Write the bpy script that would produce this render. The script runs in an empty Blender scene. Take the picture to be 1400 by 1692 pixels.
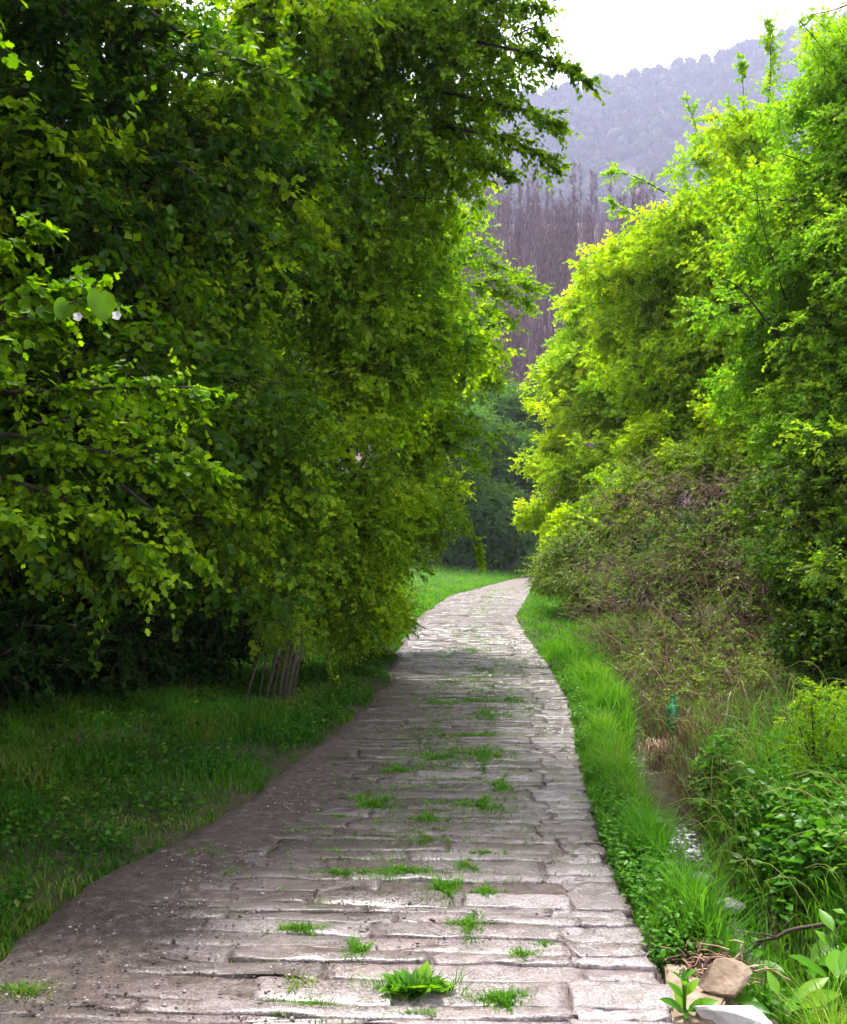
import bpy, bmesh, math
import numpy as np
from mathutils import Vector

rng = np.random.default_rng(11)
S = bpy.context.scene
COL = S.collection

# ------------------------------------------------------------------ camera
CAM_H, F_PX, W_PX, H_PX, HORIZON = 1.7, 1500.0, 1400.0, 1692.0, 905.0
PITCH = math.atan((HORIZON - H_PX / 2) / F_PX)
cd = bpy.data.cameras.new('camera')
cam = bpy.data.objects.new('camera', cd)
COL.objects.link(cam)
cam.location = (0, 0, CAM_H)
cam.rotation_euler = (math.pi / 2 + PITCH, 0, 0)
cd.sensor_fit = 'VERTICAL'
cd.angle = 2 * math.atan(H_PX / 2 / F_PX)
cd.clip_start, cd.clip_end = 0.05, 4000
S.camera = cam

# ------------------------------------------------------------------ sky, sun, exposure
SUN_EL, SUN_AZ = math.radians(64), math.radians(-12)      # azimuth from +Y, towards -X
world = bpy.data.worlds.new('World')
S.world = world
world.use_nodes = True
wn, wl = world.node_tree.nodes, world.node_tree.links
wn.clear()
sky = wn.new('ShaderNodeTexSky')
sky.sky_type = 'NISHITA'
sky.sun_disc = False
sky.sun_elevation, sky.sun_rotation = SUN_EL, SUN_AZ
sky.dust_density = 4.0
hs = wn.new('ShaderNodeHueSaturation')
hs.inputs['Saturation'].default_value = 0.35
mixw = wn.new('ShaderNodeMix')
mixw.data_type = 'RGBA'
mixw.inputs[0].default_value = 0.72                       # share of even cloud cover
mixw.inputs['B'].default_value = (11.0, 11.0, 11.6, 1)
bgw = wn.new('ShaderNodeBackground')
bgw.inputs['Strength'].default_value = 0.10
outw = wn.new('ShaderNodeOutputWorld')
wl.new(sky.outputs[0], hs.inputs['Color'])
wl.new(hs.outputs[0], mixw.inputs['A'])
wl.new(mixw.outputs['Result'], bgw.inputs['Color'])
wl.new(bgw.outputs[0], outw.inputs[0])

sl = bpy.data.lights.new('sun', 'SUN')
sl.energy, sl.angle, sl.color = 4.4, math.radians(12), (1.0, 0.96, 0.88)
sun = bpy.data.objects.new('sun', sl)
COL.objects.link(sun)
to_sun = Vector((math.sin(SUN_AZ) * math.cos(SUN_EL), math.cos(SUN_AZ) * math.cos(SUN_EL), math.sin(SUN_EL)))
sun.rotation_euler = to_sun.to_track_quat('Z', 'Y').to_euler()

S.view_settings.view_transform = 'Standard'
S.view_settings.look = 'None'
S.view_settings.exposure = 1.75
S.view_settings.gamma = 1.0
S.render.engine = 'CYCLES'
c = S.cycles
c.use_denoising = True
c.use_adaptive_sampling = True
c.adaptive_threshold = 0.04
c.max_bounces, c.diffuse_bounces, c.glossy_bounces, c.transmission_bounces, c.volume_bounces = 5, 3, 2, 3, 0
c.caustics_reflective = c.caustics_refractive = False
c.sample_clamp_indirect = 4.0

# ------------------------------------------------------------------ pixel to place
def ray(px, py):
    x, y = (px - W_PX / 2) / F_PX, (H_PX / 2 - py) / F_PX
    a = PITCH
    Y = math.cos(a) - math.sin(a) * y
    Z = math.sin(a) + math.cos(a) * y
    return np.array([x / Y, 1.0, Z / Y])

def P(px, py, d):
    return ray(px, py) * d + np.array([0, 0, CAM_H])

def G(px, py, z=0.0):
    r = ray(px, py)
    return r * ((z - CAM_H) / r[2]) + np.array([0, 0, CAM_H])

# ------------------------------------------------------------------ noise
def _h(i, j, s):
    v = np.sin(i * 127.1 + j * 311.7 + s * 74.7) * 43758.5453
    return v - np.floor(v)

def vn(x, y, s=0):
    i, j = np.floor(x), np.floor(y)
    u, v = x - i, y - j
    u, v = u * u * (3 - 2 * u), v * v * (3 - 2 * v)
    return (_h(i, j, s) * (1 - u) + _h(i + 1, j, s) * u) * (1 - v) + (_h(i, j + 1, s) * (1 - u) + _h(i + 1, j + 1, s) * u) * v

def fbm(x, y, s=0, o=4):
    t, a, n = 0, 0.5, 0
    for k in range(o):
        t = t + a * vn(x * 2 ** k, y * 2 ** k, s + k)
        n += a
        a *= 0.5
    return t / n

# ------------------------------------------------------------------ mesh helpers
class MB:
    def __init__(self):
        self.V, self.T, self.R, self.n = [], [], [], 0
    def add(self, V, T, R=None):
        V = np.asarray(V, float).reshape(-1, 3)
        self.V.append(V)
        self.T.append(np.asarray(T, int).reshape(-1, 3) + self.n)
        self.R.append(np.full(len(V), 0.5) if R is None else np.broadcast_to(np.asarray(R, float), (len(V),)))
        self.n += len(V)
        return self
    def mesh(self, name, smooth=False):
        me = bpy.data.meshes.new(name)
        V, T, R = np.concatenate(self.V), np.concatenate(self.T), np.concatenate(self.R)
        me.vertices.add(len(V))
        me.vertices.foreach_set('co', V.astype(np.float32).ravel())
        me.loops.add(len(T) * 3)
        me.loops.foreach_set('vertex_index', T.astype(np.int32).ravel())
        me.polygons.add(len(T))
        me.polygons.foreach_set('loop_start', np.arange(0, len(T) * 3, 3, dtype=np.int32))
        if smooth:
            me.polygons.foreach_set('use_smooth', np.ones(len(T), dtype=bool))
        at = me.attributes.new('rnd', 'FLOAT', 'POINT')
        at.data.foreach_set('value', R.astype(np.float32))
        me.update(calc_edges=True)
        return me
    def build(self, name, m, parent=None, smooth=False):
        me = self.mesh(name, smooth)
        me.materials.append(m)
        return link(name, me, parent)

def link(name, data, parent=None):
    o = bpy.data.objects.new(name, data)
    COL.objects.link(o)
    if parent is not None:
        o.parent = parent
        o.matrix_parent_inverse.identity()
        if data is not None:
            o.location = tuple(-Vector(parent.location))
    return o

def tag(o, label=None, cat=None, group=None, kind=None):
    for k, v in (('label', label), ('category', cat), ('group', group), ('kind', kind)):
        if v:
            o[k] = v
    return o

def thing(name, label, cat, loc, group=None):
    o = bpy.data.objects.new(name, None)
    COL.objects.link(o)
    o.location = tuple(float(v) for v in loc)
    o.empty_display_size = 0.1
    return tag(o, label, cat, group)

def norm(v):
    return v / np.maximum(np.linalg.norm(v, axis=-1, keepdims=True), 1e-9)

def tube(pts, rad, sides=6, cap=True):
    pts = np.asarray(pts, float)
    n = len(pts)
    rad = np.broadcast_to(np.asarray(rad, float), (n,))
    tan = norm(np.gradient(pts, axis=0))
    ref = np.array([0.31, 0.95, 0.1]) if abs(tan[:, 2]).mean() > 0.7 else np.array([0, 0, 1.0])
    a = norm(np.cross(tan, ref))
    b = np.cross(tan, a)
    th = np.arange(sides) / sides * 2 * math.pi
    V = pts[:, None] + rad[:, None, None] * (np.cos(th)[None, :, None] * a[:, None] + np.sin(th)[None, :, None] * b[:, None])
    V = V.reshape(-1, 3)
    i = np.arange(n - 1)[:, None] * sides
    j = np.arange(sides)[None]
    k = (j + 1) % sides
    q = np.stack([i + j, i + k, i + sides + k, i + j, i + sides + k, i + sides + j], -1).reshape(-1, 3)
    if cap:
        V = np.concatenate([V, pts[:1], pts[-1:]])
        s, e = n * sides, n * sides + 1
        jj = np.arange(sides)
        kk = (jj + 1) % sides
        q = np.concatenate([q, np.stack([kk, jj, np.full(sides, s)], -1),
                            np.stack([jj, kk, np.full(sides, e)], -1) + np.array([(n - 1) * sides] * 2 + [0])])
    return V, q

def bezier(p0, p1, p2, n):
    t = np.linspace(0, 1, n)[:, None]
    return (1 - t) ** 2 * p0 + 2 * t * (1 - t) * p1 + t * t * p2

def many_tubes(P0, P1, P2, r0, r1, seg=3, sides=3):
    """N bezier tubes at once; returns V, T, per-tube index per vertex"""
    N = len(P0)
    t = np.linspace(0, 1, seg + 1)[None, :, None]
    C = (1 - t) ** 2 * P0[:, None] + 2 * t * (1 - t) * P1[:, None] + t * t * P2[:, None]
    tan = norm(np.gradient(C, axis=1))
    a = norm(np.cross(tan, np.array([0.37, 0.21, 0.9])))
    b = np.cross(tan, a)
    th = np.arange(sides) / sides * 2 * math.pi
    r = (np.asarray(r0).reshape(-1, 1) * (1 - t[0, :, 0][None]) + np.asarray(r1).reshape(-1, 1) * t[0, :, 0][None])
    V = C[:, :, None] + r[:, :, None, None] * (np.cos(th)[:, None] * a[:, :, None] + np.sin(th)[:, None] * b[:, :, None])
    i = np.arange(seg)[:, None] * sides
    j = np.arange(sides)[None]
    k = (j + 1) % sides
    q = np.stack([i + j, i + k, i + sides + k, i + j, i + sides + k, i + sides + j], -1).reshape(-1, 3)
    vs = (seg + 1) * sides
    T = (q[None] + (np.arange(N) * vs)[:, None, None]).reshape(-1, 3)
    return V.reshape(-1, 3), T, np.repeat(np.arange(N), vs)

def rand_unit(n):
    return norm(rng.normal(size=(n, 3)))

# ------------------------------------------------------------------ leaves
LEAF = {}
LEAF['diamond'] = (np.array([[0, 0, 0], [-.30, .5, .07], [.30, .5, .07], [0, 1, -.04]]),
                   np.array([[0, 2, 3], [0, 3, 1]]))
LEAF['oval'] = (np.array([[0, 0, 0], [0, .5, -.05], [-.33, .45, .05], [.33, .45, .05], [0, 1, -.1]]),
                np.array([[0, 3, 1], [1, 3, 4], [0, 1, 2], [1, 4, 2]]))
_o = np.array([[0, 0, 0], [.30, .14, .03], [.26, .34, .02], [.48, .52, .05], [.24, .62, .0], [.22, .84, -.02], [0, 1, -.08]])
_full = np.concatenate([_o, (_o[1:-1] * [-1, 1, 1])[::-1]])
LEAF['lobed'] = (np.concatenate([[[0, .45, -.05]], _full]),
                 np.array([[0, 1 + k, 1 + (k + 1) % len(_full)] for k in range(len(_full))]))
_r = np.array([[math.sin(t) * .46, .5 - math.cos(t) * .5, .04 * abs(math.sin(t))] for t in np.linspace(0, 2 * math.pi, 8, endpoint=False)])
LEAF['round'] = (np.concatenate([[[0, .5, -.05]], _r]), np.array([[0, 1 + k, 1 + (k + 1) % 8] for k in range(8)]))

def leaves(pos, ydir, up, size, kind, rnd, mb):
    """one leaf per row of pos, pointing along ydir with face normal near up"""
    V0, T0 = LEAF[kind]
    y = norm(ydir)
    x = norm(np.cross(y, up))
    z = np.cross(x, y)
    s = np.asarray(size).reshape(-1, 1, 1)
    V = pos[:, None] + s * (V0[None, :, 0:1] * x[:, None] + V0[None, :, 1:2] * y[:, None] + V0[None, :, 2:3] * z[:, None])
    T = T0[None] + (np.arange(len(pos)) * len(V0))[:, None, None]
    mb.add(V, T, np.repeat(rnd, len(V0)))

def sprays(o, d, L, n, size, kind, mb, twig=None, droop=0.25, flat=0.55, base=None, tw=0.003):
    """leafy twigs: N twigs from o along d, n leaves on each"""
    N = len(o)
    L = np.broadcast_to(np.asarray(L, float), (N,))
    t = (np.arange(n)[None] + rng.random((N, n))) / n
    t = 0.12 + 0.9 * t
    dn = np.array([0, 0, -1.0])
    pos = o[:, None] + d[:, None] * (L[:, None] * t)[..., None] + dn * (droop * L[:, None] * t * t)[..., None]
    side = norm(np.cross(d, np.array([0.05, 0.02, 1.0])))
    sg = np.where(np.arange(n) % 2 == 0, 1.0, -1.0)[None, :, None] * rng.uniform(.3, 1.1, (N, n, 1))
    yd = d[:, None] * 0.55 + side[:, None] * sg + rng.normal(size=(N, n, 3)) * 0.35 + dn * rng.uniform(0, .7, (N, n, 1))
    up = np.array([0, 0, 1.0]) * flat + d[:, None] * 0.25 + rng.normal(size=(N, n, 3)) * 0.42
    sz = size * rng.uniform(.55, 1.25, (N, n)) * (1.08 - 0.35 * t)
    b = rng.random(N) if base is None else base
    r = np.clip(0.55 * b[:, None] + 0.45 * rng.random((N, n)), 0, 1)
    leaves(pos.reshape(-1, 3), yd.reshape(-1, 3), up.reshape(-1, 3), sz.ravel(), kind, r.ravel(), mb)
    if twig is not None:
        e = o + d * L[:, None] + dn * (droop * L)[:, None]
        V, T, _ = many_tubes(o, o + d * (L * .5)[:, None], e, np.full(N, tw), np.full(N, tw * .4), 2, 3)
        twig.add(V, T)

def blob_sprays(cen, r, n):
    q = rand_unit(n)
    f = rng.uniform(.3, 1.0, n) ** .55
    o = cen + q * np.asarray(r) * f[:, None]
    d = norm(q * .8 + rng.normal(size=(n, 3)) * .45 + np.array([0, 0, -.12]))
    return o, d

# ------------------------------------------------------------------ materials
def new_mat(name):
    m = bpy.data.materials.new(name)
    m.use_nodes = True
    n = m.node_tree.nodes
    n.clear()
    out = n.new('ShaderNodeOutputMaterial')
    return m, n, m.node_tree.links, out

def ramp(n, stops, interp='LINEAR'):
    r = n.new('ShaderNodeValToRGB')
    r.color_ramp.interpolation = interp
    e = r.color_ramp.elements
    while len(e) < len(stops):
        e.new(0.5)
    for k, (p, col) in enumerate(stops):
        e[k].position = p
        e[k].color = (*col, 1) if len(col) == 3 else col
    return r

def leaf_mat(name, stops, trans=0.5, tcol=(1.45, 1.45, .5), gloss=0.006, rough=.35):
    m, n, l, out = new_mat(name)
    a = n.new('ShaderNodeAttribute')
    a.attribute_name = 'rnd'
    rp = ramp(n, stops)
    oi = n.new('ShaderNodeObjectInfo')
    vr = n.new('ShaderNodeMath'); vr.operation = 'MULTIPLY_ADD'; vr.inputs[1].default_value = .5
    l.new(oi.outputs['Random'], vr.inputs[0])
    v2 = n.new('ShaderNodeMath'); v2.operation = 'ADD'; v2.inputs[1].default_value = -.25
    l.new(a.outputs['Fac'], v2.inputs[0]); l.new(v2.outputs[0], vr.inputs[2])
    l.new(vr.outputs[0], rp.inputs[0])
    df = n.new('ShaderNodeBsdfDiffuse')
    tr = n.new('ShaderNodeBsdfTranslucent')
    mul = n.new('ShaderNodeMix')
    mul.data_type, mul.blend_type = 'RGBA', 'MULTIPLY'
    mul.inputs[0].default_value = 1
    mul.inputs['B'].default_value = (*tcol, 1)
    l.new(rp.outputs[0], df.inputs[0])
    l.new(rp.outputs[0], mul.inputs['A'])
    l.new(mul.outputs['Result'], tr.inputs[0])
    mx = n.new('ShaderNodeMixShader')
    mx.inputs[0].default_value = trans
    l.new(df.outputs[0], mx.inputs[1])
    l.new(tr.outputs[0], mx.inputs[2])
    gl = n.new('ShaderNodeBsdfGlossy')
    gl.inputs['Roughness'].default_value = rough
    gl.inputs['Color'].default_value = (1, 1, 1, 1)
    m2 = n.new('ShaderNodeMixShader')
    m2.inputs[0].default_value = gloss
    l.new(mx.outputs[0], m2.inputs[1])
    l.new(gl.outputs[0], m2.inputs[2])
    l.new(m2.outputs[0], out.inputs[0])
    return m

def rough_mat(name, stops, scale=8.0, detail=6, rough=.8, bump=.4, bscale=30., bdist=.01, stretch=(1, 1, 1), attr=0.0, spec=.3):
    m, n, l, out = new_mat(name)
    tc = n.new('ShaderNodeTexCoord')
    mp = n.new('ShaderNodeMapping')
    mp.inputs['Scale'].default_value = stretch
    l.new(tc.outputs['Object'], mp.inputs[0])
    nz = n.new('ShaderNodeTexNoise')
    nz.inputs['Scale'].default_value, nz.inputs['Detail'].default_value = scale, detail
    nz.inputs['Roughness'].default_value = .65
    l.new(mp.outputs[0], nz.inputs['Vector'])
    src = nz.outputs['Fac']
    if attr:
        a = n.new('ShaderNodeAttribute')
        a.attribute_name = 'rnd'
        ma = n.new('ShaderNodeMath')
        ma.operation = 'MULTIPLY_ADD'
        ma.inputs[1].default_value = attr
        l.new(a.outputs['Fac'], ma.inputs[0])
        sb = n.new('ShaderNodeMath')
        sb.operation = 'SUBTRACT'
        sb.inputs[1].default_value = attr * .5
        l.new(src, sb.inputs[0])
        l.new(sb.outputs[0], ma.inputs[2])
        src = ma.outputs[0]
    rp = ramp(n, stops)
    l.new(src, rp.inputs[0])
    bs = n.new('ShaderNodeBsdfPrincipled')
    bs.inputs['Roughness'].default_value = rough
    bs.inputs['Specular IOR Level'].default_value = spec
    l.new(rp.outputs[0], bs.inputs['Base Color'])
    n2 = n.new('ShaderNodeTexNoise')
    n2.inputs['Scale'].default_value, n2.inputs['Detail'].default_value = bscale, 5
    l.new(mp.outputs[0], n2.inputs['Vector'])
    bp = n.new('ShaderNodeBump')
    bp.inputs['Strength'].default_value, bp.inputs['Distance'].default_value = bump, bdist
    l.new(n2.outputs['Fac'], bp.inputs['Height'])
    l.new(bp.outputs[0], bs.inputs['Normal'])
    l.new(bs.outputs[0], out.inputs[0])
    return m

def stone_mat():
    """worn slabs: mauve grey, grit, dirt film, damp sheen in patches; world-placed so that it runs on from stone to stone"""
    m, n, l, out = new_mat('worn_stone')
    geo = n.new('ShaderNodeNewGeometry')
    at = n.new('ShaderNodeAttribute')
    at.attribute_name = 'rnd'
    def noise(scale, detail, off=0.0):
        mp = n.new('ShaderNodeMapping')
        mp.inputs['Location'].default_value = (off, off * 1.7, 0)
        l.new(geo.outputs['Position'], mp.inputs[0])
        z = n.new('ShaderNodeTexNoise')
        z.inputs['Scale'].default_value, z.inputs['Detail'].default_value = scale, detail
        z.inputs['Roughness'].default_value = .62
        l.new(mp.outputs[0], z.inputs['Vector'])
        return z.outputs['Fac']
    big, mid, fine, wet = noise(1.1, 4, 3.0), noise(9, 6, 7.0), noise(85, 5), noise(1.7, 5, 21.0)
    r1 = ramp(n, [(0.2, (.052, .037, .035)), (.48, (.112, .088, .089)), (.75, (.25, .215, .226))])
    s1 = n.new('ShaderNodeMath'); s1.operation = 'MULTIPLY_ADD'; s1.inputs[1].default_value = .38
    l.new(at.outputs['Fac'], s1.inputs[0])
    s0 = n.new('ShaderNodeMath'); s0.operation = 'MULTIPLY_ADD'; s0.inputs[1].default_value = .55; s0.inputs[2].default_value = .03
    l.new(mid, s0.inputs[0]); l.new(s0.outputs[0], s1.inputs[2])
    l.new(s1.outputs[0], r1.inputs[0])
    r2 = ramp(n, [(.36, (.62, .55, .5)), (.58, (1, 1, 1))])
    l.new(big, r2.inputs[0])
    mu = n.new('ShaderNodeMix'); mu.data_type, mu.blend_type = 'RGBA', 'MULTIPLY'; mu.inputs[0].default_value = .8
    l.new(r1.outputs[0], mu.inputs['A']); l.new(r2.outputs[0], mu.inputs['B'])
    r3 = ramp(n, [(.30, (.28, .25, .24)), (.46, (.9, .9, .9)), (.64, (1.9, 1.86, 1.86))])
    l.new(fine, r3.inputs[0])
    mu2 = n.new('ShaderNodeMix'); mu2.data_type, mu2.blend_type = 'RGBA', 'MULTIPLY'; mu2.inputs[0].default_value = .8
    l.new(mu.outputs['Result'], mu2.inputs['A']); l.new(r3.outputs[0], mu2.inputs['B'])
    vo = n.new('ShaderNodeTexVoronoi'); vo.inputs['Scale'].default_value = 34
    l.new(geo.outputs['Position'], vo.inputs['Vector'])
    rv = ramp(n, [(.0, (1, 1, 1)), (.13, (1, 1, 1)), (.2, (0, 0, 0))])
    l.new(vo.outputs['Distance'], rv.inputs[0])
    gate = ramp(n, [(.50, (0, 0, 0)), (.62, (1, 1, 1))])
    l.new(noise(5, 4, 40.0), gate.inputs[0])
    gm = n.new('ShaderNodeMath'); gm.operation = 'MULTIPLY'
    l.new(rv.outputs[0], gm.inputs[0]); l.new(gate.outputs[0], gm.inputs[1])
    chip = n.new('ShaderNodeMix'); chip.data_type = 'RGBA'
    chip.inputs['B'].default_value = (.36, .32, .31, 1)
    l.new(gm.outputs[0], chip.inputs[0]); l.new(mu2.outputs['Result'], chip.inputs['A'])
    moss = ramp(n, [(.60, (0, 0, 0)), (.70, (.75, .75, .75))])
    l.new(noise(2.6, 7, 60.0), moss.inputs[0])
    mm = n.new('ShaderNodeMix'); mm.data_type = 'RGBA'
    mm.inputs['B'].default_value = (.085, .078, .050, 1)
    l.new(moss.outputs[0], mm.inputs[0]); l.new(chip.outputs['Result'], mm.inputs['A'])
    bs = n.new('ShaderNodeBsdfPrincipled')
    l.new(mm.outputs['Result'], bs.inputs['Base Color'])
    rw = ramp(n, [(.42, (.22, .22, .22)), (.64, (.45, .45, .45))])
    l.new(wet, rw.inputs[0])
    l.new(rw.outputs[0], bs.inputs['Roughness'])
    bs.inputs['Specular IOR Level'].default_value = .5
    b1 = n.new('ShaderNodeBump'); b1.inputs['Strength'].default_value, b1.inputs['Distance'].default_value = .9, .006
    l.new(fine, b1.inputs['Height'])
    b2 = n.new('ShaderNodeBump'); b2.inputs['Strength'].default_value, b2.inputs['Distance'].default_value = .9, .022
    l.new(mid, b2.inputs['Height']); l.new(b1.outputs[0], b2.inputs['Normal'])
    l.new(b2.outputs[0], bs.inputs['Normal'])
    film = ramp(n, [(.40, (.75, .75, .75)), (.60, (.12, .12, .12))])               # water film left by rain
    l.new(wet, film.inputs[0])
    l.new(film.outputs[0], bs.inputs['Coat Weight'])
    bs.inputs['Coat Roughness'].default_value = .19
    bs.inputs['Coat IOR'].default_value = 1.33
    b3 = n.new('ShaderNodeBump'); b3.inputs['Strength'].default_value, b3.inputs['Distance'].default_value = .7, .012
    l.new(mid, b3.inputs['Height']); l.new(b3.outputs[0], bs.inputs['Coat Normal'])
    l.new(bs.outputs[0], out.inputs[0])
    return m

M = {}
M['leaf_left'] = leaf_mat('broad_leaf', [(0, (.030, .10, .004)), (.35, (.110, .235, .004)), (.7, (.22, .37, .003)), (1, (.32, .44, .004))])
M['leaf_shadow'] = leaf_mat('shade_toned_leaf', [(0, (.012, .050, .004)), (.45, (.038, .112, .004)), (.8, (.11, .21, .003)), (1, (.20, .30, .004))])  # shade of the upper left tree put into a darker leaf colour
M['leaf_near'] = leaf_mat('young_leaf', [(0, (.08, .20, .003)), (.5, (.17, .33, .003)), (1, (.29, .43, .004))])
M['leaf_dark'] = leaf_mat('shade_leaf', [(0, (.005, .017, .005)), (.6, (.011, .034, .007)), (1, (.022, .05, .007))], trans=.2, gloss=.0)  # near-black colour carries the shade of the left hollow
M['leaf_right'] = leaf_mat('spring_leaf', [(0, (.12, .27, .004)), (.5, (.27, .44, .003)), (.85, (.40, .54, .003)), (1, (.48, .54, .006))], trans=.5)
M['leaf_right_cool'] = leaf_mat('small_leaf', [(0, (.07, .22, .010)), (.5, (.18, .38, .012)), (1, (.34, .50, .014))], trans=.45)
M['leaf_bramble'] = leaf_mat('bramble_leaf', [(0, (.07, .14, .012)), (.5, (.15, .26, .02)), (1, (.27, .36, .035))], trans=.4, gloss=.01)
M['leaf_far'] = leaf_mat('far_leaf', [(0, (.030, .090, .014)), (.5, (.055, .14, .018)), (1, (.10, .19, .02))])
M['grass_left'] = leaf_mat('verge_grass', [(0, (.012, .060, .006)), (.5, (.032, .12, .008)), (.9, (.07, .17, .010)), (1, (.20, .21, .05))], trans=.4, gloss=.008)  # shade on the left side put into the darker green
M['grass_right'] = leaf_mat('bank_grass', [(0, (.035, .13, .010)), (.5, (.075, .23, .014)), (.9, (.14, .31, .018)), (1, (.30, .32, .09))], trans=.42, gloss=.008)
M['weed'] = leaf_mat('weed_leaf', [(0, (.035, .13, .010)), (.6, (.075, .22, .012)), (1, (.15, .30, .016))], trans=.42, gloss=.01)
M['dry'] = leaf_mat('dry_grass', [(0, (.05, .032, .02)), (.6, (.11, .075, .045)), (1, (.22, .165, .10))], trans=.25, tcol=(1.1, 1, .8), gloss=.01)
M['bark'] = rough_mat('bark', [(.3, (.018, .014, .012)), (.7, (.065, .05, .042))], scale=14, stretch=(1, 1, .25), rough=.85, bump=.7, bscale=40)
M['twig'] = rough_mat('twig_bark', [(.3, (.03, .02, .016)), (.7, (.08, .06, .045))], scale=20, bump=0.1)
M['cane'] = rough_mat('dead_cane', [(.2, (.070, .036, .024)), (.5, (.16, .085, .055)), (.85, (.38, .26, .18))], scale=9, attr=.9, bump=.1)
M['stick'] = rough_mat('bleached_stick', [(.3, (.20, .14, .11)), (.7, (.42, .33, .28))], scale=25, bump=.3)
M['soil'] = rough_mat('soil', [(.25, (.016, .014, .007)), (.5, (.036, .032, .014)), (.75, (.062, .050, .026))], scale=3.0, detail=9, bump=.8, bscale=40, bdist=.03, rough=.9)
M['dirt'] = rough_mat('path_dirt', [(.30, (.020, .013, .011)), (.47, (.066, .045, .039)), (.56, (.085, .060, .052)), (.70, (.19, .15, .138))], scale=16.0, detail=12, bump=1.0, bscale=70, bdist=.02, rough=.6, spec=.45)
M['stone'] = stone_mat()
M['gravel'] = rough_mat('gravel', [(.15, (.06, .043, .037)), (.5, (.13, .10, .09)), (.85, (.30, .265, .25))], scale=6, attr=1.0, bump=.2, rough=.7)
M['rock_tan'] = rough_mat('tan_rock', [(.3, (.09, .06, .042)), (.5, (.21, .15, .105)), (.75, (.34, .265, .20))], scale=11, bump=.6, bscale=60, bdist=.008)
M['rock_white'] = rough_mat('pale_rock', [(.3, (.30, .27, .25)), (.45, (.58, .55, .54)), (.7, (.78, .76, .76))], scale=6, bump=.4, bscale=50, bdist=.006, rough=.6)
M['rock_grey'] = rough_mat('grey_rock', [(.3, (.07, .065, .06)), (.7, (.22, .20, .19))], scale=9, bump=.6, bscale=50, bdist=.008, rough=.5)
M['wood'] = rough_mat('weathered_wood', [(.25, (.022, .016, .012)), (.55, (.055, .042, .034)), (.8, (.10, .08, .066))], scale=10, stretch=(6, 6, .5), bump=.6, bscale=30, bdist=.006, rough=.85, attr=.4)
M['leaf_litter'] = rough_mat('hill_litter', [(.3, (.075, .046, .055)), (.6, (.14, .096, .105)), (.8, (.20, .155, .15))], scale=.25, detail=10, bump=.3, bscale=1.5, bdist=.3, rough=.95)
M['far_litter'] = rough_mat('far_litter', [(.3, (.030, .026, .032)), (.7, (.055, .050, .050))], scale=.05, bump=0, rough=.95)
M['bare_bark'] = rough_mat('bare_bark', [(.2, (.055, .032, .038)), (.55, (.13, .085, .090)), (.9, (.30, .25, .24))], scale=.4, attr=.8, bump=0, rough=.9)
M['bare_twig'] = leaf_mat('bare_twig', [(0, (.085, .045, .058)), (.6, (.165, .098, .118)), (1, (.26, .19, .19))], trans=.15, tcol=(1, .9, .9), gloss=0.0)
M['far_crown'] = leaf_mat('far_crown', [(0, (.030, .024, .032)), (.5, (.052, .046, .048)), (.8, (.055, .066, .042)), (1, (.075, .085, .05))], trans=.2, tcol=(1, 1, .9), gloss=0.0)

def water_mat():
    m, n, l, out = new_mat('running_water')
    geo = n.new('ShaderNodeNewGeometry')
    at = n.new('ShaderNodeAttribute'); at.attribute_name = 'rnd'
    nz = n.new('ShaderNodeTexNoise'); nz.inputs['Scale'].default_value, nz.inputs['Detail'].default_value = 26, 6
    l.new(geo.outputs['Position'], nz.inputs['Vector'])
    ad = n.new('ShaderNodeMath'); ad.operation = 'ADD'
    l.new(at.outputs['Fac'], ad.inputs[0]); l.new(nz.outputs['Fac'], ad.inputs[1])
    rp = ramp(n, [(.70, (.030, .026, .020)), (.86, (.10, .095, .09)), (1.0, (.78, .79, .80))])
    l.new(ad.outputs[0], rp.inputs[0])
    bs = n.new('ShaderNodeBsdfPrincipled')
    bs.inputs['Roughness'].default_value = .07
    bs.inputs['IOR'].default_value = 1.33
    l.new(rp.outputs[0], bs.inputs['Base Color'])
    n2 = n.new('ShaderNodeTexNoise'); n2.inputs['Scale'].default_value, n2.inputs['Detail'].default_value = 18, 3
    l.new(geo.outputs['Position'], n2.inputs['Vector'])
    bp = n.new('ShaderNodeBump'); bp.inputs['Strength'].default_value, bp.inputs['Distance'].default_value = .6, .02
    l.new(n2.outputs['Fac'], bp.inputs['Height']); l.new(bp.outputs[0], bs.inputs['Normal'])
    l.new(bs.outputs[0], out.inputs[0])
    return m
M['water'] = water_mat()

# ================================================================== the setting
# path edges, traced on the ground
LE = np.array([G(*p)[:2] for p in [(-130, 1692), (0, 1600), (110, 1500), (250, 1420), (400, 1335), (480, 1275), (560, 1212), (632, 1135), (655, 1080), (690, 1020), (742, 985), (865, 953)]])
RE = np.array([G(*p)[:2] for p in [(1118, 1692), (1085, 1590), (1010, 1440), (977, 1340), (952, 1230), (940, 1160), (907, 1100), (872, 1055), (852, 1020), (872, 985), (884, 956)]])
LE = np.vstack([[LE[0] + (LE[0] - LE[1]) * 12], LE, [[14.0, 61]], [[30, 70]]])
RE = np.vstack([[[RE[0][0] - .45, -6]], RE, [[13.0, 57]], [[30, 66]]])
LE[0] = [LE[1][0] - .35, -6]
def xl(y): return np.interp(y, LE[:, 1], LE[:, 0]) + .22 * (fbm(y * 1.5, y * 0 + 3, 5, 4) - .5) * (y < 40)
def xr(y): return np.interp(y, RE[:, 1], RE[:, 0])

def sm(a, b, x):
    t = np.clip((x - a) / (b - a), 0, 1)
    return t * t * (3 - 2 * t)

def ditch(y):            # how deep the ditch is along the way
    return sm(3.3, 4.3, y) * (1 - sm(7.6, 9.6, y))

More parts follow.
